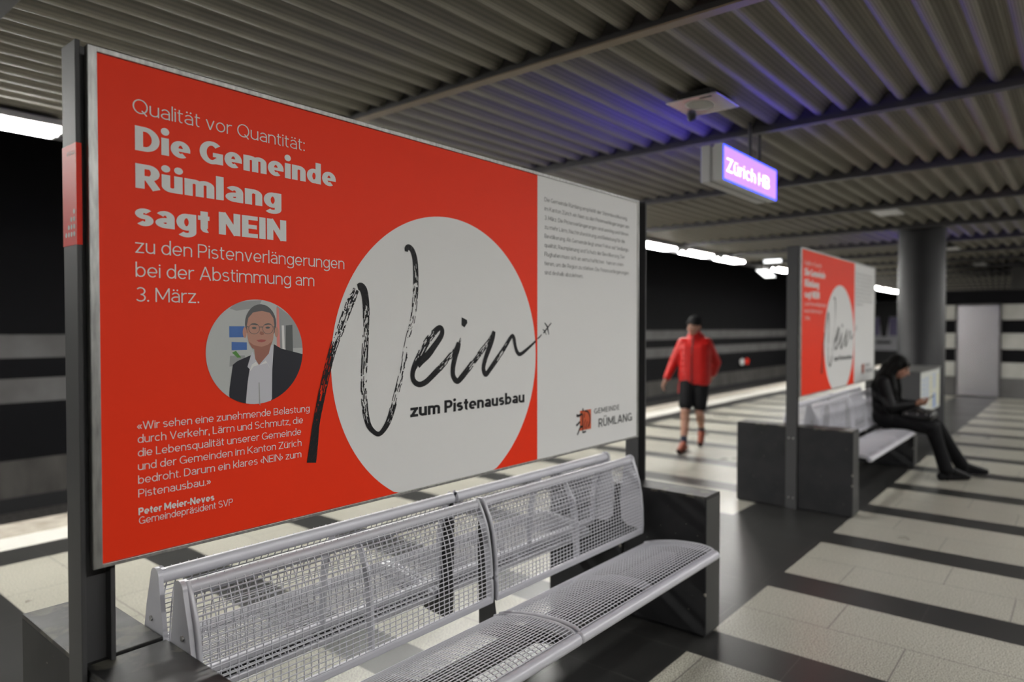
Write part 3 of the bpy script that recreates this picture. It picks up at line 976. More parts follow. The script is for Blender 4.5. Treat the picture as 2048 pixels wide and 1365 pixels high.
def make_bench():
    root = thing('bench', 'silver-grey wire mesh bench under the sharp poster, on the near side of it', 'bench', (2.048, 1.6, 0), 'wire mesh benches')
    bp, sp = [(a, c) for a, c, _ in bench_profile_back()], [(a, c) for a, c, _ in bench_profile_seat()]

    def along(prof, step):
        d, out, acc = 0.0, [prof[0]], 0.0
        for i in range(len(prof) - 1):
            a, c = prof[i], prof[i + 1]
            l = math.hypot(c[0] - a[0], c[1] - a[1])
            while acc + step <= d + l:
                acc += step
                t = (acc - d) / l
                out.append((a[0] + (c[0] - a[0]) * t, a[1] + (c[1] - a[1]) * t))
            d += l
        return out

    def wires(prof, x0, x1, wr, step, nrm):
        g = MB()
        for (y, z) in along(prof, step)[1:]:
            g.tube([(x0, y + nrm[0] * wr * 1.3, z + nrm[1] * wr * 1.3), (x1, y + nrm[0] * wr * 1.3, z + nrm[1] * wr * 1.3)], wr, 6)
        n = int((x1 - x0 - .01) / .0252)
        for i in range(n + 1):
            x = x0 + .006 + (x1 - x0 - .012) * i / n
            g.tube([(x, y, z) for y, z in prof], wr * .95, 6)
        return g

    def flat(prof, x0, x1, depth, nrm):
        """flat bar on edge that follows the profile"""
        n = len(prof)
        poly = list(prof) + [(y - nrm[0] * depth, z - nrm[1] * depth) for y, z in prof[::-1]]
        g = MB()
        for i in range(n - 1):
            q = [prof[i], prof[i + 1], (prof[i + 1][0] - nrm[0] * depth, prof[i + 1][1] - nrm[1] * depth), (prof[i][0] - nrm[0] * depth, prof[i][1] - nrm[1] * depth)]
            g.prism(q, 'x', x0, x1)
        return g

    nb, ns = (-1.0, 0.0), (0.0, 1.0)
    for x0, x1 in ((0.855, 2.024), (2.044, 3.222)):
        b = MB()
        b.tube([(x0, 1.868, .870), (x1, 1.868, .870)], .0215, 16)                    # top rail
        b.bbox(x0, x1, 1.778, 1.800, .494, .520, .006)                               # bottom rail
        for xe in (x0, x1 - .012):
            fl = flat(bp, xe, xe + .012, .022, nb)
            b.add(fl.v, fl.f)
            b.tube([(xe + .006, y, z) for y, z in bp], .008, 8)
        back = part('backrest', b, ['silver'], root)
        part('wire_mesh', wires(bp, x0 + .004, x1 - .004, .0021, .0160, nb), ['silver'], back)
        xm = (x0 + x1) / 2
        rb = MB()
        rb.prism([(1.864, .87), (1.814, .78), (1.798, .70), (1.791, .60), (1.790, .51), (1.814, .51), (1.830, .70), (1.846, .78), (1.886, .87)], 'x', xm - .004, xm + .004)
        part('stiffener', rb, ['silver'], back)
        s = MB()
        s.tube([(x0, 1.383, .463), (x1, 1.383, .463)], .0225, 16)                    # rounded front edge
        for xe, cx in ((x0, -1), (x1, 1)):
            s.ellipsoid((xe, 1.383, .463), (.012, .0225, .0225), 0, 14, 8)
        s.bbox(x0, x1, 1.757, 1.777, .424, .444, .005)
        for xe in (x0, x1 - .012):
            fl = flat(sp, xe, xe + .012, .024, ns)
            s.add(fl.v, fl.f)
            s.tube([(xe + .006, y, z) for y, z in sp], .008, 8)
        seat = part('seat', s, ['silver'], root)
        part('wire_mesh', wires(sp, x0 + .004, x1 - .004, .0022, .0142, ns), ['silver'], seat)
        rb = MB()
        rb.prism([(1.765, .436), (1.60, .478), (1.46, .486), (1.39, .465), (1.40, .45), (1.60, .45), (1.765, .42)], 'x', xm - .003, xm + .003)
        part('stiffener', rb, ['silver'], seat)
    # end plates beside the blocks: tapered, rounded at the top
    for xa, xb in ((.840, .853), (3.224, 3.237)):
        e = MB()
        top = [(1.868 + .026 * math.cos(math.radians(a)), .872 + .026 * math.sin(math.radians(a))) for a in range(0, 181, 15)]
        e.prism([(1.915, .55), (1.922, .70)] + top + [(1.812, .78), (1.795, .70), (1.787, .62), (1.785, .53), (1.80, .515), (1.88, .52)], 'x', xa, xb)
        q = part('end_plate', e, ['silver'], root)
        bo = MB()
        xo = xa if xa < 2 else xb
        sg = -1 if xa < 2 else 1
        a, c = sorted((xo, xo + sg * .004))
        bo.prism([(1.845 + .008 * math.cos(i * PI / 4), .748 + .008 * math.sin(i * PI / 4)) for i in range(8)], 'x', a, c)
        part('bolt', bo, ['alu'], q)
    m = MB()                                              # dark bracket in the middle gap
    m.prism([(1.862, .880), (1.832, .83), (1.806, .76), (1.795, .66), (1.790, .52), (1.776, .43), (1.40, .455), (1.40, .44), (1.55, .40), (1.72, .36), (1.86, .35), (1.862, .52), (1.868, .70)], 'x', 2.028, 2.040)
    part('middle_bracket', m, ['dark'], root)
    bm = MB()
    bm.bbox(.846, 3.234, 1.60, 1.66, .375, .425, .004)
    part('carrier_beam', bm, ['dark'], root)
    return root


def mirror_bench(src, label):
    """the bench turned about to face the other track"""
    c = copy_tree(src, None, None, label)
    c.rotation_euler = (0, 0, PI)
    c.location = (2 * 2.040 - src.location.x, 2 * YC - src.location.y, 0)
    return c


OFF = 5.52
bill = make_billboard()
copy_tree(bill, None, (OFF, 0, 0), 'smaller, blurred red and white voting poster beside the seated woman in black', ('sticker', 'portrait', 'quote'))
bench = make_bench()
far_bench = mirror_bench(bench, 'wire mesh bench behind the sharp poster, facing the dark track')
b2 = copy_tree(bench, None, (OFF, 0, 0), 'wire mesh bench with the woman in black sitting on it')
copy_tree(far_bench, None, (OFF, 0, 0), 'wire mesh bench behind the blurred poster, back to back with the seated woman')
blk = []
for n, (x0, x1, y0, y1, lab) in enumerate((
        (.6335, .838, 1.46, 1.936, 'dark block at bottom left in front of the near post, under the mesh bench end'),
        (.6335, .838, 1.954, 2.440, 'dark block at far left behind the near post, worn grey top'),
        (3.285, 3.4625, 1.46, 1.936, 'dark block with chipped paint at the right end of the near mesh bench'),
        (3.285, 3.4625, 1.954, 2.440, 'dark block behind the near bench, half hidden by its mesh backrest'))):
    blk.append(make_block('bench_end_block', x0, x1, y0, y1, lab, None, 30 + n))
for o, lab in zip(blk, ('dark block in front of the blurred poster, beside the seat of the woman in black', 'dark block left of the blurred poster post, nearest the man in red',
                        'dark block under the seated woman\'s bench at its far end, beyond her legs', 'dark block at the far end of the blurred bench, behind the seated woman')):
    copy_tree(o, None, (OFF, 0, 0), lab)


# ---------------------------------------------------------------- lamps along both platform edges
def make_lamp(x0, y, label, group, tube='tube'):
    root = thing('fluorescent_lamp', label, 'lamp', (x0 + .7, y, 2.98), group)
    h = MB()
    h.prism([(y - .155, 3.012), (y - .12, 3.06), (y + .12, 3.06), (y + .155, 3.012), (y + .155, 3.004), (y - .155, 3.004)], 'x', x0, x0 + 1.14)
    h.box(x0 + .3, x0 + .34, y - .02, y + .02, 3.06, 3.083); h.box(x0 + 1.1, x0 + 1.14, y - .02, y + .02, 3.06, 3.083)
    part('housing', h, ['housing'], root)
    for s in (-1, 1):
        t = MB()
        ya, yb = sorted((y + s * .016, y + s * .125))
        t.bbox(x0 + .02, x0 + 1.12, ya, yb, 2.970, 3.005, .012)
        part('diffuser', t, [tube], root)
        for xx in (x0 + .0, x0 + 1.12):
            c = MB()
            c.box(xx, xx + .02, ya, yb, 2.968, 3.006)
            part('end_cap', c, ['housing'], root)
    return root


YL = 5.745
lamp = None
names = {-6: 'white fluorescent lamp at far left, its end behind the sharp poster post', 0: 'white fluorescent lamp just right of the sharp poster, nearest in that row', 1: 'second white fluorescent lamp to the right of the sharp poster',
         2: 'third white fluorescent lamp right of the sharp poster', 4: 'fluorescent lamp touching the left edge of the blurred poster post', 14: 'short distant fluorescent lamp between blurred poster and round column'}
for k in range(-10, 16):
    if k in (3,): continue
    lab = names.get(k, 'white twin fluorescent lamp in the track-side row, out of view or behind a poster' if k < 14 else 'distant fluorescent lamp in the row along the far track')
    x0 = 10.22 + 1.6 * k
    if lamp is None:
        lamp = make_lamp(x0, YL, lab, 'fluorescent lamps over the platform edges'); lx = x0
    else:
        copy_tree(lamp, None, (x0 - lx, 0, 0), lab)
for k in range(-7, 16):                                      # the same row over the other platform edge
    x0 = 10.22 + 1.6 * k
    if k == -7:
        lamp_b = make_lamp(x0, 2 * YC - YL, 'white twin fluorescent lamp in the row over the other platform edge', 'fluorescent lamps over the platform edges', 'tube_b')
    else:
        copy_tree(lamp_b, None, (1.6 * (k + 7), 0, 0))


# ---------------------------------------------------------------- hanging station sign
def make_sign(dx=0.0, face='signface', label='glowing violet hanging sign with white letters under the ceiling'):
    root = thing('station_sign', label, 'sign', (4.914 + dx, 1.929, 2.55))
    x0, x1, z0, z1 = 4.40 + dx, 5.428 + dx, 2.556, 2.803
    for s, (ya, yb) in enumerate(((1.852, 1.916), (1.942, 2.006))):
        b = MB(); b.bbox(x0, x1, ya, yb, z0, z1, .004)
        part('light_box', b, ['signbody'], root)
    c = MB(); c.box(x0 + .012, x1 - .012, 1.916, 1.942, z0 + .012, z1 - .012)
    part('core', c, ['signbody'], root)
    for s, (yy, dr) in enumerate(((1.852, -1), (2.006, 1))):
        f = MB()
        y1 = yy + dr * .002
        e = .008
        def q(xa, xb, za, zb, yq, mi):
            v = [(xa, yq, za), (xb, yq, za), (xb, yq, zb), (xa, yq, zb)]
            f.poly(v if dr < 0 else v[::-1], mi)
        q(x0 + .007, x1 - .007, z0 + .007, z1 - .007, y1, 1)
        q(x0 + e + .008, x1 - e - .008, z0 + e + .008, z1 - e - .008, y1 + dr * .001, 0)
        pan = part('lit_panel', f, [face, 'signedge'], root)
        t = MB()
        for p in text2d('Zürich HB', .125, .085, .80, gap=.12):
            v = [((x0 + .06 + u) if dr < 0 else (x1 - .06 - u), y1 + dr * .002, z0 + .068 + vv) for u, vv in p]
            t.poly(v)
        part('lettering', t, ['signtext'], pan)
    for xx in (5.08 + dx, 5.27 + dx):
        r = MB()
        r.tube([(xx, 1.929, z1 - .01), (xx, 1.929, 3.10)], .012, 8)
        part('hanger', r, ['beam'], root)
    return root


make_sign()
make_sign(8.15, 'signface_b', 'violet hanging sign behind the round column, throwing violet light on the steel door')


# ---------------------------------------------------------------- flat plates under the ceiling
def make_plate(x0, x1, y0, y1, label, dome):
    root = thing('ceiling_plate', label, 'ceiling fitting', ((x0 + x1) / 2, (y0 + y1) / 2, 3.03), 'ceiling plates')
    p = MB(); p.bbox(x0, x1, y0, y1, 3.03, 3.036, .002)
    part('plate', p, ['steel' if dome else 'housing'], root)
    p = MB(); p.box(x0 + .05, x1 - .05, y0 + .06, y1 - .06, 3.036, 3.09)
    part('mounting_box', p, ['beam'], root)
    if dome:
        c = MB(); c.ellipsoid(((x0 + x1) / 2 - .02, (y0 + y1) / 2 + .01, 3.03), (.115, .085, .008), 0, 24, 8)
        part('oval_cover', c, [mat('oval_cover', (.33, .33, .30), .5)], root)
        d = MB(); d.lathe([(.0, 2.985), (.016, 2.988), (.027, 3.0), (.03, 3.015), (.03, 3.03)], x1 - .04, y1 - .03, 16)
        part('camera_dome', d, ['dark'], root)
        s = MB(); s.box(x0 + .03, x0 + .05, y0 + .05, y0 + .13, 3.0285, 3.0305)
        part('slot', s, ['dark'], root)
    return root


make_plate(4.085, 4.452, 1.762, 2.108, 'shiny metal plate with dark camera dome under the ceiling before the violet sign', True)
make_plate(9.50, 10.0, 1.79, 2.08, 'small pale plate under the ceiling above the blurred poster', False)
make_plate(14.7, 15.2, 1.79, 2.08, 'pale plate under the ceiling just right of the round column top', False)
make_plate(18.7, 19.4, 1.75, 2.0, 'faint pale plate under the far ceiling, above the banded wall', False)

# lit departure display hanging over the platform by the track
dr = thing('departure_display', 'bright white lit display hanging at the end of the lamp row', 'display', (15.2, 5.0, 2.5), None)
b = MB(); b.tube([(15.2, 5.30, 2.70), (15.2, 5.30, 3.09)], .025, 8)
part('hanger', b, ['beam'], dr)
for q in ([(5.02, 2.985), (5.42, 2.985), (5.42, 3.06), (5.02, 3.06)], [(5.384, 2.665), (5.60, 2.855), (5.33, 2.85), (5.136, 2.668)]):
    b = MB(); b.prism(q, 'x', 15.10, 15.18)
    cs = part('case', b, ['dark'], dr)
    my, mz = sum(p[0] for p in q) / 4, sum(p[1] for p in q) / 4
    f = MB(); f.poly([(15.098, my + (y - my) * .94, mz + (z - mz) * .92) for y, z in q])
    part('screen', f, ['screen'], cs)

# signal board on the tunnel wall
mk = thing('track_marker', 'small round white and red marker on the dark track wall', 'marker', (28.4, 10.98, .157))
for xx, mt in ((28.2, 'white'), (28.72, 'sticker')):
    b = MB(); b.prism([(xx + .19 * math.cos(2 * PI * i / 20), 0.157 + .13 * math.sin(2 * PI * i / 20)) for i in range(20)], 'y', 10.96, 11.0)
    part('disc', b, [mt], mk)

# train standing far down the left track
tr = thing('train', 'distant pale train front seen between the blurred poster and the round column', 'train', (42, 8.35, -.75))
b = MB()
prof = [(6.95, .35), (6.95, 2.6), (7.2, 3.0), (9.5, 3.0), (9.75, 2.6), (9.75, .35)]
b.prism(prof, 'x', 41.4, 56, 0)
part('car_body', b, [mat('train_body', (.50, .50, .53), .35)], tr)
b = MB(); b.prism([(6.98, 2.15), (6.98, 2.62), (7.22, 2.99), (9.48, 2.99), (9.72, 2.62), (9.72, 2.15)], 'x', 41.36, 41.44)
part('roof_front', b, ['dark'], tr)
for ya, yb in ((7.05, 8.08), (8.55, 9.6)):
    b = MB(); b.bbox(41.34, 41.42, ya, yb, 1.15, 2.12, .02)
    part('windscreen', b, [mat('windscreen', (.22, .20, .33), .15)], tr)
b = MB(); b.prism([(8.05, 2.3), (8.58, 2.3), (8.44, 1.1), (8.22, 1.1)], 'x', 41.31, 41.42)
part('middle_pillar', b, ['dark'], tr)
b = MB(); b.bbox(41.3, 41.42, 8.0, 8.7, .72, .86, .02)
part('coupler_cover', b, ['dark'], tr)
b = MB(); b.prism([(6.98, -.6), (9.72, -.6), (9.75, .42), (6.95, .42)], 'x', 41.45, 56)
part('skirt', b, ['dark'], tr)
b = MB(); b.bbox(41.33, 41.42, 9.58, 9.70, 1.9, 2.3, .01); b.bbox(41.33, 41.42, 7.0, 7.12, .8, 1.1, .01)
part('marker_light', b, ['sticker'], tr)
b = MB(); b.box(41.6, 55.8, 7.5, 7.7, -.745, -.5); b.box(41.6, 55.8, 8.95, 9.1, -.745, -.5)
part('wheel_sets', b, ['dark'], tr)

# timetable board beside the column
tb = thing('timetable_stand', 'grey timetable stand with white and blue sheets in front of the round column', 'timetable stand', (10.95, 1.9, 0))
b = MB(); b.bbox(10.22, 11.72, 1.625, 2.2, .42, 1.0, .01)
part('cabinet_body', b, [mat('stand_grey', (.05, .05, .053), .45)], tb)
b = MB(); b.bbox(10.20, 11.74, 1.61, 2.215, 1.0, 1.02, .006)
part('top_cover', b, [mat('stand_top', (.13, .13, .125), .35)], tb)
b = MB(); b.box(10.22, 11.70, 1.621, 1.626, .44, .99, 0)
sheet2 = part('timetable_sheet', b, [mat('timetable_paper', (.68, .70, .66), .4)], tb)
b = MB()
for x0, x1, z0, z1, mi in ((10.55, 10.78, .60, .93, 0), (10.86, 11.06, .50, .93, 1), (11.12, 11.34, .74, .95, 0), (11.12, 11.34, .46, .66, 2), (11.42, 11.64, .50, .93, 1), (10.3, 10.48, .50, .93, 0)):
    for r in range(7):
        z = z0 + (z1 - z0) * r / 7
        b.box(x0, x1, 1.6195, 1.6212, z, z + (z1 - z0) / (7 if mi == 2 else 11), mi)
part('printed_columns', b, [mat('print_blue', (.42, .50, .66), .4), mat('print_yellow', (.68, .66, .45), .4), mat('print_deep_blue', (.22, .34, .62), .4)], sheet2)
for xx in (10.40, 11.5):
    b = MB(); b.bbox(xx, xx + .08, 1.7, 2.12, 0, .425, .006)
    part('foot', b, ['post'], tb)


# ---------------------------------------------------------------- figures
def solid(name, prims, voxel, mats, parent, smooth=4, quads=None):
    """closed, continuous surface grown over tapered limbs ('c', p, q, rp, rq) and ellipsoids ('e', centre, radii[, rotation])"""
    g = MB()
    for p in prims:
        if p[0] == 'c':
            a, b, ra, rb = Vector(p[1]), Vector(p[2]), p[3], p[4]
            n = 8
            g.tube([a.lerp(b, i / n) for i in range(n + 1)], [ra + (rb - ra) * i / n for i in range(n + 1)], 14)
            g.ellipsoid(a, (ra, ra, ra), 0, 14, 10); g.ellipsoid(b, (rb, rb, rb), 0, 14, 10)
        else:
            g.ellipsoid(p[1], p[2], 0, 20, 14, p[3] if len(p) > 3 else None)
    me = g.mesh(name, mats)
    o = bpy.data.objects.new('tmp', me)
    COL.objects.link(o)
    r = o.modifiers.new('r', 'REMESH'); r.mode = 'VOXEL'; r.voxel_size = voxel; r.use_smooth_shade = True
    if smooth:
        s = o.modifiers.new('s', 'SMOOTH'); s.factor = 0.5; s.iterations = smooth
    dg = bpy.context.evaluated_depsgraph_get()
    dg.update()
    out = bpy.data.meshes.new_from_object(o.evaluated_get(dg), depsgraph=dg)
    bpy.data.objects.remove(o)
    out.name = name
    off = root_of(parent).location if parent else Vector((0, 0, 0))
    for v in out.vertices: v.co -= off
    out.materials.clear()
    for m in (mats if isinstance(mats, (list, tuple)) else [mats]):
        out.materials.append(M[m] if isinstance(m, str) else m)
    ob = bpy.data.objects.new(name, out)
    COL.objects.link(ob)
    ob.parent = parent
    return ob


class Frame:
    """local axes: f forward, l to the figure's left, z up"""
    def __init__(s, origin, heading):
        s.o = Vector(origin); h = Vector((heading[0], heading[1], 0)).normalized()
        s.f = h; s.l = Vector((-h.y, h.x, 0)); s.u = Vector((0, 0, 1))

    def __call__(s, f, l, z): return s.o + s.f * f + s.l * l + s.u * z

    def R(s): return Matrix((s.f, s.l, s.u)).transposed()


def hand(wrist, dirv, palm_n, side, curl=0.5, k=1.0):
    """palm, four unequal bent fingers and a thumb leaving the side of the palm; side = +1/-1 gives the thumb side"""
    d = Vector(dirv).normalized(); n = Vector(palm_n).normalized(); n = (n - d * n.dot(d)).normalized(); t = d.cross(n) * side
    w = Vector(wrist)
    pr = [('c', w, w + d * .03 * k, .022 * k, .026 * k)]
    for i, sft in enumerate((-.030, -.010, .010, .030)):
        pr.append(('c', w + d * .02 * k + t * sft * .7 * k, w + d * .088 * k + t * sft * k, .015 * k, .0115 * k))
    for i, (sft, ln) in enumerate(((-.032, .060), (-.011, .075), (.011, .080), (.032, .070))):
        b = w + d * .088 * k + t * sft * k
        a1 = curl * .7
        m1 = b + (d * math.cos(a1) + n * math.sin(a1)) * ln * .52 * k
        a2 = curl * 1.7
        m2 = m1 + (d * math.cos(a2) + n * math.sin(a2)) * ln * .48 * k
        pr += [('c', b, m1, .0095 * k, .0088 * k), ('c', m1, m2, .0088 * k, .0075 * k)]
    tb = w + d * .025 * k + t * .030 * k
    m1 = tb + (d * .75 + t * .65 + n * .25).normalized() * .042 * k
    m2 = m1 + (d * .92 + t * .15 + n * .35).normalized() * .032 * k
    pr += [('c', tb, m1, .013 * k, .0105 * k), ('c', m1, m2, .0105 * k, .0085 * k)]
    return pr


def head_prims(c, F, pitch=0.0):
    """skull, jaw, nose, brow and ears around the centre c; F gives the way the face looks"""
    cp, sp = math.cos(pitch), math.sin(pitch)
    fx = (F.f * cp - F.u * sp); ux = (F.u * cp + F.f * sp)
    R = Matrix((fx, F.l, ux)).transposed()
    q = lambda a, b, z: c + fx * a + F.l * b + ux * z
    pr = [('e', q(-.008, 0, .028), (.098, .076, .088), R), ('e', q(.022, 0, -.030), (.070, .060, .082), R), ('e', q(.045, 0, -.082), (.036, .036, .026), R),
          ('c', q(.088, 0, .012), q(.112, 0, -.024), .010, .015), ('c', q(.078, -.03, .026), q(.078, .03, .026), .014, .014),
          ('e', q(.070, -.034, -.022), (.024, .022, .022), R), ('e', q(.070, .034, -.022), (.024, .022, .022), R), ('e', q(.082, 0, -.056), (.016, .026, .014), R)]
    for s in (-1, 1):
        pr.append(('e', q(-.008, s * .078, -.008), (.018, .009, .032), R))
    return pr, q, R


SKIN = mat('skin', (.36, .185, .125), .5)
SKIN.node_tree.nodes['Principled BSDF'].inputs['Subsurface Weight'].default_value = 0.05
EYE = mat('eye_dark', (.02, .015, .012), .25)
LIP = mat('lips', (.38, .13, .11), .45)


def face_parts(body, q, R, parent):
    for s in (-1, 1):
        e = MB(); e.ellipsoid(q(.084, s * .031, .004), (.010, .014, .008), 0, 12, 8, R)
        part('eye', e, [EYE], parent)
        e = MB(); e.tube([q(.090, s * .014, .026), q(.094, s * .032, .032), q(.082, s * .050, .024)], .005, 6)
        part('eyebrow', e, [EYE], parent)
    e = MB(); e.ellipsoid(q(.096, 0, -.055), (.006, .024, .008), 0, 12, 8, R)
    part('lips', e, [LIP], parent)


# ---- man walking in a red quilted jacket
def walker():
    F = Frame((8.41, 3.90, 0), (-.975, -.22))
    root = thing('person', 'walking person in red quilted jacket, black beanie, black shorts and bare legs', 'person', F.o)
    hc = F(.045, 0, 1.592)
    G = Frame(hc, (F.f - F.l * .45)[:2])
    hp, q, R = head_prims(hc, G, .05)
    sR, sL = F(.02, -.160, 1.380), F(.0, .160, 1.380)
    eR, wR = F(.03, -.270, 1.12), F(.14, -.345, .895)
    eL, wL = F(-.17, .235, 1.125), F(-.30, .165, .945)
    hipR, hipL = F(.02, -.085, .90), F(.0, .085, .90)
    kR, aR = F(.17, -.085, .50), F(.285, -.075, .105)
    kL, aL = F(.05, .07, .485), F(-.29, .03, .215)
    legs = []
    for h, k, a in ((hipR, kR, aR), (hipL, kL, aL)):
        calf = k.lerp(a, .32) - F.f * .018
        legs += [('c', h, k, .088, .056), ('c', k, calf, .054, .056), ('c', calf, a, .056, .036), ('e', k + F.f * .012, (.052, .05, .055))]
    toeR, toeL = F(.43, -.085, .045), F(-.235, .03, .05)
    prims = hp + legs + [('c', F(.0, -.06, .92), F(.0, .06, .92), .115, .115), ('c', F(0, 0, .95), F(.0, 0, 1.15), .12, .125), ('c', F(0, -.07, 1.27), F(0, .07, 1.27), .115, .115),
                         ('c', sR, sL, .055, .055), ('c', F(.01, 0, 1.38), hc - F.u * .06, .056, .05),
                         ('c', sR, eR, .052, .042), ('c', eR, wR, .041, .028), ('c', sL, eL, .052, .042), ('c', eL, wL, .041, .028),
                         ('c', aR, toeR, .035, .025), ('c', aL, toeL, .035, .025)]
    prims += hand(wR, (wR - eR) + F.f * .02, F.l, 1, .55) + hand(wL, (wL - eL), F.l * -1, -1, .55)
    solid('body', prims, .0075, [SKIN], root, 3)
    face_parts(root, q, R, root)
    # jacket
    red = mat('red_quilted_nylon', (.46, .006, .004), .5, spec=.3)
    bb = red.node_tree.nodes['Principled BSDF']
    tc = nd(red, 'ShaderNodeTexCoord'); wv = nd(red, 'ShaderNodeTexWave', wave_type='BANDS', bands_direction='Z'); wv.inputs['Scale'].default_value = 7.5; wv.inputs['Distortion'].default_value = 1.2
    lk(red, tc.outputs['Object'], wv.inputs['Vector'])
    bp = nd(red, 'ShaderNodeBump'); bp.inputs['Strength'].default_value = .5; bp.inputs['Distance'].default_value = .02
    lk(red, wv.outputs['Fac'], bp.inputs['Height']); lk(red, bp.outputs['Normal'], bb.inputs['Normal'])
    j = []
    for z, hw, rr in ((.90, .085, .118), (.96, .085, .126), (1.03, .082, .128), (1.10, .08, .128), (1.17, .08, .128), (1.24, .082, .128), (1.30, .085, .124)):
        j.append(('c', F(.012, -hw, z), F(.012, hw, z), rr, rr))
    sr, sl = F(.02, -.150, 1.375), F(.0, .150, 1.375)
    j += [('c', sr, sl, .078, .078), ('c', F(.0, -.02, 1.40), F(.0, .02, 1.40), .095, .095), ('c', F(.01, 0, 1.44), F(.015, 0, 1.495), .085, .080),
          ('c', sr, eR, .076, .064), ('c', eR, wR.lerp(eR, .14), .064, .048), ('c', sl, eL, .076, .066), ('c', eL, wL.lerp(eL, .2), .066, .052)]
    jk = solid('jacket', j, .010, [red], root, 2)
    zp = MB(); zp.tube([F(.141, -.012, .86), F(.142, -.012, 1.0), F(.142, -.012, 1.15), F(.140, -.010, 1.30), F(.115, -.006, 1.385), F(.100, 0, 1.47)], .007, 6)
    part('zip', zp, ['dark'], jk)
    hood = solid('collar', [('c', F(-.045, -.06, 1.455), F(-.045, .06, 1.455), .058, .058), ('c', F(-.07, 0, 1.50), F(-.06, 0, 1.525), .055, .05)], .010, [red], jk, 3)
    blk2 = mat('black_cloth', (.007, .007, .008), .8, spec=.2)
    shp = [('c', F(.0, -.065, .86), F(.0, .065, .86), .118, .118)]
    for h, k in ((hipR, kR), (hipL, kL)):
        shp.append(('c', h.lerp(k, .1), h.lerp(k, .78), .104, .092))
    solid('shorts', shp, .010, [blk2], root, 3)
    st = MB(); st.tube([F(-.02, -.205, .86), F(.05, -.200, .72)], .012, 6)
    part('red_tag', st, [red], root)
    G2 = G
    bn = solid('beanie', [('e', q(-.018, 0, .052), (.108, .088, .092), R), ('c', q(.066, -.04, .052), q(.066, .04, .052), .028, .028), ('e', q(-.055, 0, .01), (.066, .085, .07), R)], .008, [blk2], root, 3)
    org = mat('shoe_orange', (.20, .038, .014), .6)
    for a, t, up in ((aR, toeR, 0), (aL, toeL, 1)):
        d = (t - a); d.z = 0; d.normalize()
        ank = a
        if not up:
            heel = Vector((a.x, a.y, .045)) - d * .055
            tip = Vector((t.x, t.y, .036)) + d * .05
            sole = [heel + d * -.02 - F.u * .012, tip - F.u * .002]
        else:
            tip = Vector((t.x, t.y, .035)) + d * .035
            heel = a - F.u * .045 - d * .055
            sole = [heel - F.u * .02, tip - F.u * .005]
        sh = solid('shoe', [('c', heel, tip, .042, .036), ('c', heel.lerp(tip, .25), ank, .045, .042), ('c', ank.lerp(tip, .2), tip, .046, .034)], .007, [org], root, 2)
        sl = solid('sole', [('c', heel - F.u * .022, heel.lerp(tip, .45) - F.u * .020, .026, .024), ('c', heel.lerp(tip, .45) - F.u * .020, tip - F.u * .016, .024, .026), ('c', heel.lerp(tip, .5) + F.l * .02 - F.u * .018, tip + F.l * .012 - F.u * .016, .024, .022), ('c', tip, tip + d * .012, .034, .03)], .007, [blk2], sh, 1)
        sk = solid('sock', [('c', ank - F.u * .01, ank + (kR - aR if not up else kL - aL).normalized() * .07, .043, .044)], .007, [mat('navy_sock', (.012, .018, .035), .8)], root, 2)
    wt = MB(); 
    wd = (wR - eR).normalized()
    c0 = wR - wd * .012
    wt.tube([c0 - wd * .012, c0 + wd * .012], .036, 14)
    part('wristwatch', wt, ['dark'], root)
    return root


walker()


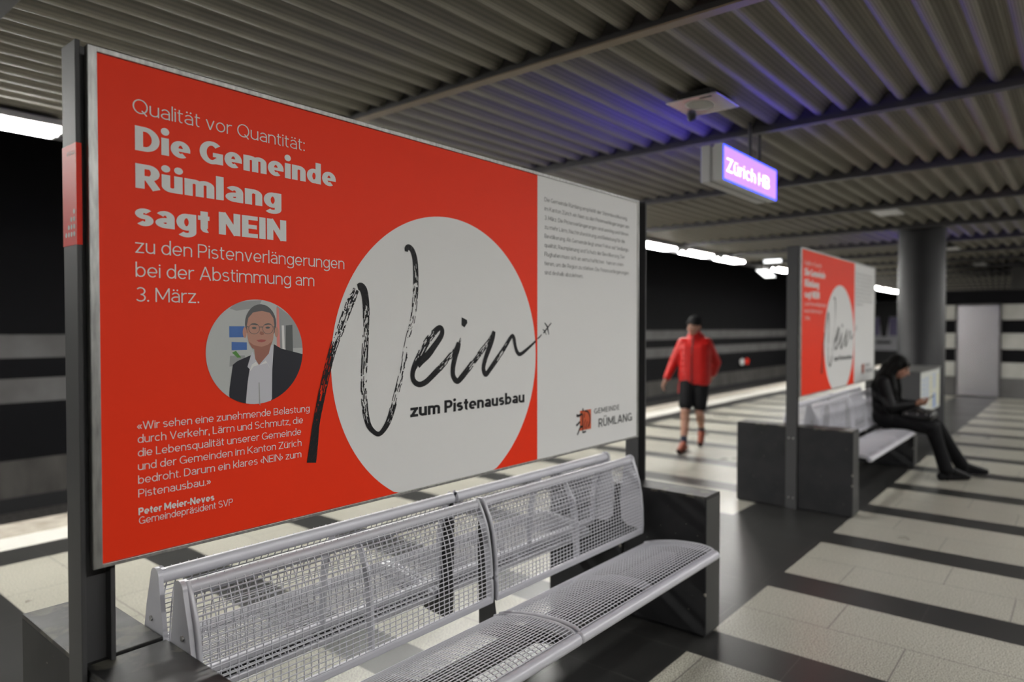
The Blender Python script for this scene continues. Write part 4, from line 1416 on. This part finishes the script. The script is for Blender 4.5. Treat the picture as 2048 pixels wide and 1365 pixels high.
# ---- woman in black sitting on the second bench with a phone
def sitter():
    F = Frame((8.40, 1.66, 0), (0.02, -1))
    root = thing('person', 'seated person in black with long dark hair looking down at a phone', 'person', F.o)
    hc = F(.115, 0.0, 1.150)
    G = Frame(hc, (-.05, -1))
    hp, q, R = head_prims(hc, G, .42)
    sR, sL = F(-.01, -.165, .985), F(-.01, .165, .985)
    eR, wR = F(.075, -.225, .735), F(.270, -.060, .770)
    eL, wL = F(.085, .215, .735), F(.285, .055, .760)
    hR, hL = F(.02, -.085, .600), F(.02, .085, .600)
    kR, kL = F(.445, -.075, .530), F(.455, .115, .535)
    aR, aL = F(.570, -.09, .115), F(.665, .33, .105)
    tR, tL = F(.715, .03, .040), F(.835, .465, .050)
    black = mat('black_jacket', (.006, .006, .007), .55, spec=.14)
    trous = mat('black_trousers', (.005, .005, .006), .7, spec=.15)
    hairm = mat('black_hair', (.003, .003, .003), .6, spec=.15)
    prims = hp + [('c', hR, hL, .115, .115), ('c', F(-.02, 0, .62), F(-.03, 0, .80), .115, .105), ('c', F(-.02, -.06, .90), F(-.02, .06, .90), .10, .10), ('c', sR, sL, .048, .048),
                  ('c', F(0, 0, .99), hc - F.u * .05 - F.f * .01, .050, .045), ('c', sR, eR, .045, .037), ('c', eR, wR, .037, .025), ('c', sL, eL, .045, .037), ('c', eL, wL, .037, .025),
                  ('c', hR, kR, .085, .058), ('c', kR, aR, .054, .036), ('c', hL, kL, .085, .058), ('c', kL, aL, .054, .036), ('c', aR, tR, .034, .026), ('c', aL, tL, .034, .026)]
    prims += hand(wR, F.f * .9 + F.l * .35 + F.u * .15, F.l * .5 + F.u * .6, 1, .65, .92) + hand(wL, F.f * .9 - F.l * .25 + F.u * .25, F.l * -.5 + F.u * .6, -1, .65, .92)
    solid('body', prims, .0075, [SKIN], root, 3)
    face_parts(root, q, R, root)
    jk = [('c', F(.0, -.085, .625), F(.0, .085, .625), .128, .128), ('c', F(-.0, -.07, .68), F(-.0, .07, .68), .124, .124), ('c', F(-.01, -.065, .74), F(-.01, .065, .74), .120, .120), ('c', F(-.015, -.068, .80), F(-.015, .068, .80), .118, .118), ('c', F(-.02, -.07, .85), F(-.02, .07, .85), .118, .118), ('c', F(-.02, -.075, .90), F(-.02, .075, .90), .120, .120), ('c', sR, sL, .070, .070),
          ('c', F(-.01, 0, 1.0), F(.015, 0, 1.05), .075, .066), ('c', sR, eR, .072, .060), ('c', eR, wR.lerp(eR, .10), .060, .042), ('c', sL, eL, .072, .060), ('c', eL, wL.lerp(eL, .10), .060, .042)]
    solid('jacket', jk, .009, [black], root, 3)
    tro = [('c', hR, hL, .122, .122)]
    for h, k, a in ((hR, kR, aR), (hL, kL, aL)):
        tro += [('c', h, k, .104, .078), ('c', k, k.lerp(a, .5), .076, .064), ('c', k.lerp(a, .5), a + F.u * .0, .064, .070)]
    solid('trousers', tro, .009, [trous], root, 3)
    for a, t in ((aR, tR), (aL, tL)):
        d = (t - a); d.z = 0; d.normalize()
        heel = Vector((a.x, a.y, .042)) - d * .05
        tip = Vector((t.x, t.y, .034)) + d * .045
        sh = solid('boot', [('c', heel, tip, .042, .030), ('c', heel.lerp(tip, .2), a + F.u * .03, .045, .044), ('c', a.lerp(tip, .3), tip, .042, .030)], .007, [black], root, 2)
        hl = MB(); hl.tube([heel - F.u * .003, heel - F.u * .041], [.030, .026], 12)
        part('heel', hl, ['dark'], sh)
    hair = [('e', q(-.022, 0, .038), (.106, .092, .096), R), ('e', q(-.055, 0, -.02), (.080, .095, .105), R), ('c', q(.052, -.05, .062), q(.056, .05, .062), .036, .036)]
    for s in (-1, 1):
        hair += [('c', q(-.005, s * .080, .03), q(-.02, s * .092, -.09), .040, .046), ('c', q(-.02, s * .092, -.09), F(.085, s * .125, .90), .048, .046), ('c', F(.085, s * .125, .90), F(.105, s * .115, .775), .046, .020), ('c', q(-.07, s * .05, -.09), F(-.09, s * .10, .95), .060, .05)]
    hair += [('c', q(-.09, 0, -.04), F(-.105, 0, .93), .075, .06)]
    solid('hair', hair, .009, [hairm], root, 3)
    return F, wR, wL


F, wR, wL = sitter()
ph = thing('phone', 'dark phone held in both hands of the seated person in black', 'phone', F(.385, .0, .80))
b = MB()
d = (F.f * .75 + F.u * .66).normalized(); nrm = (F.u * .75 - F.f * .66)
c0 = F(.385, .0, .815)
cor = [c0 + d * a + F.l * s for a, s in ((-.075, -.037), (-.075, .037), (.075, .037), (.075, -.037))]
b.add([p - nrm * .004 for p in cor] + [p + nrm * .004 for p in cor], [(3, 2, 1, 0), (4, 5, 6, 7), (0, 1, 5, 4), (1, 2, 6, 5), (2, 3, 7, 6), (3, 0, 4, 7)])
part('case', b, [mat('phone_case', (.02, .012, .014), .3)], ph)
b = MB(); b.poly([p * .94 + c0 * .06 + nrm * .0046 for p in cor])
part('screen', b, [mat('phone_screen', (.01, .01, .012), .1, emit=(.5, .55, .7), estr=.25)], ph)

bag = thing('handbag', 'black handbag with silver clasps on the lap of the seated person', 'handbag', F(.33, .0, .62))
sm = solid('bag_body', [('c', F(.20, -.13, .665), F(.20, .15, .665), .045, .045), ('c', F(.42, -.13, .655), F(.42, .15, .655), .045, .045), ('c', F(.20, -.13, .665), F(.42, -.13, .655), .045, .045), ('c', F(.20, .15, .665), F(.42, .15, .655), .045, .045), ('c', F(.31, -.10, .67), F(.31, .12, .67), .05, .05), ('e', F(.31, 0, .665), (.15, .12, .045))], .009, [mat('bag_leather', (.012, .012, .013), .35)], bag, 2)
b = MB()
for k in (.22, .32, .40):
    b.ellipsoid(F(k, -.172, .675), (.014, .008, .010), 0, 10, 6)
part('clasp', b, ['alu'], sm)
b = MB(); b.tube([F(.24, -.15, .70), F(.28, -.165, .735), F(.36, -.165, .735), F(.40, -.15, .70)], .008, 8)
part('handle', b, ['dark'], bag)
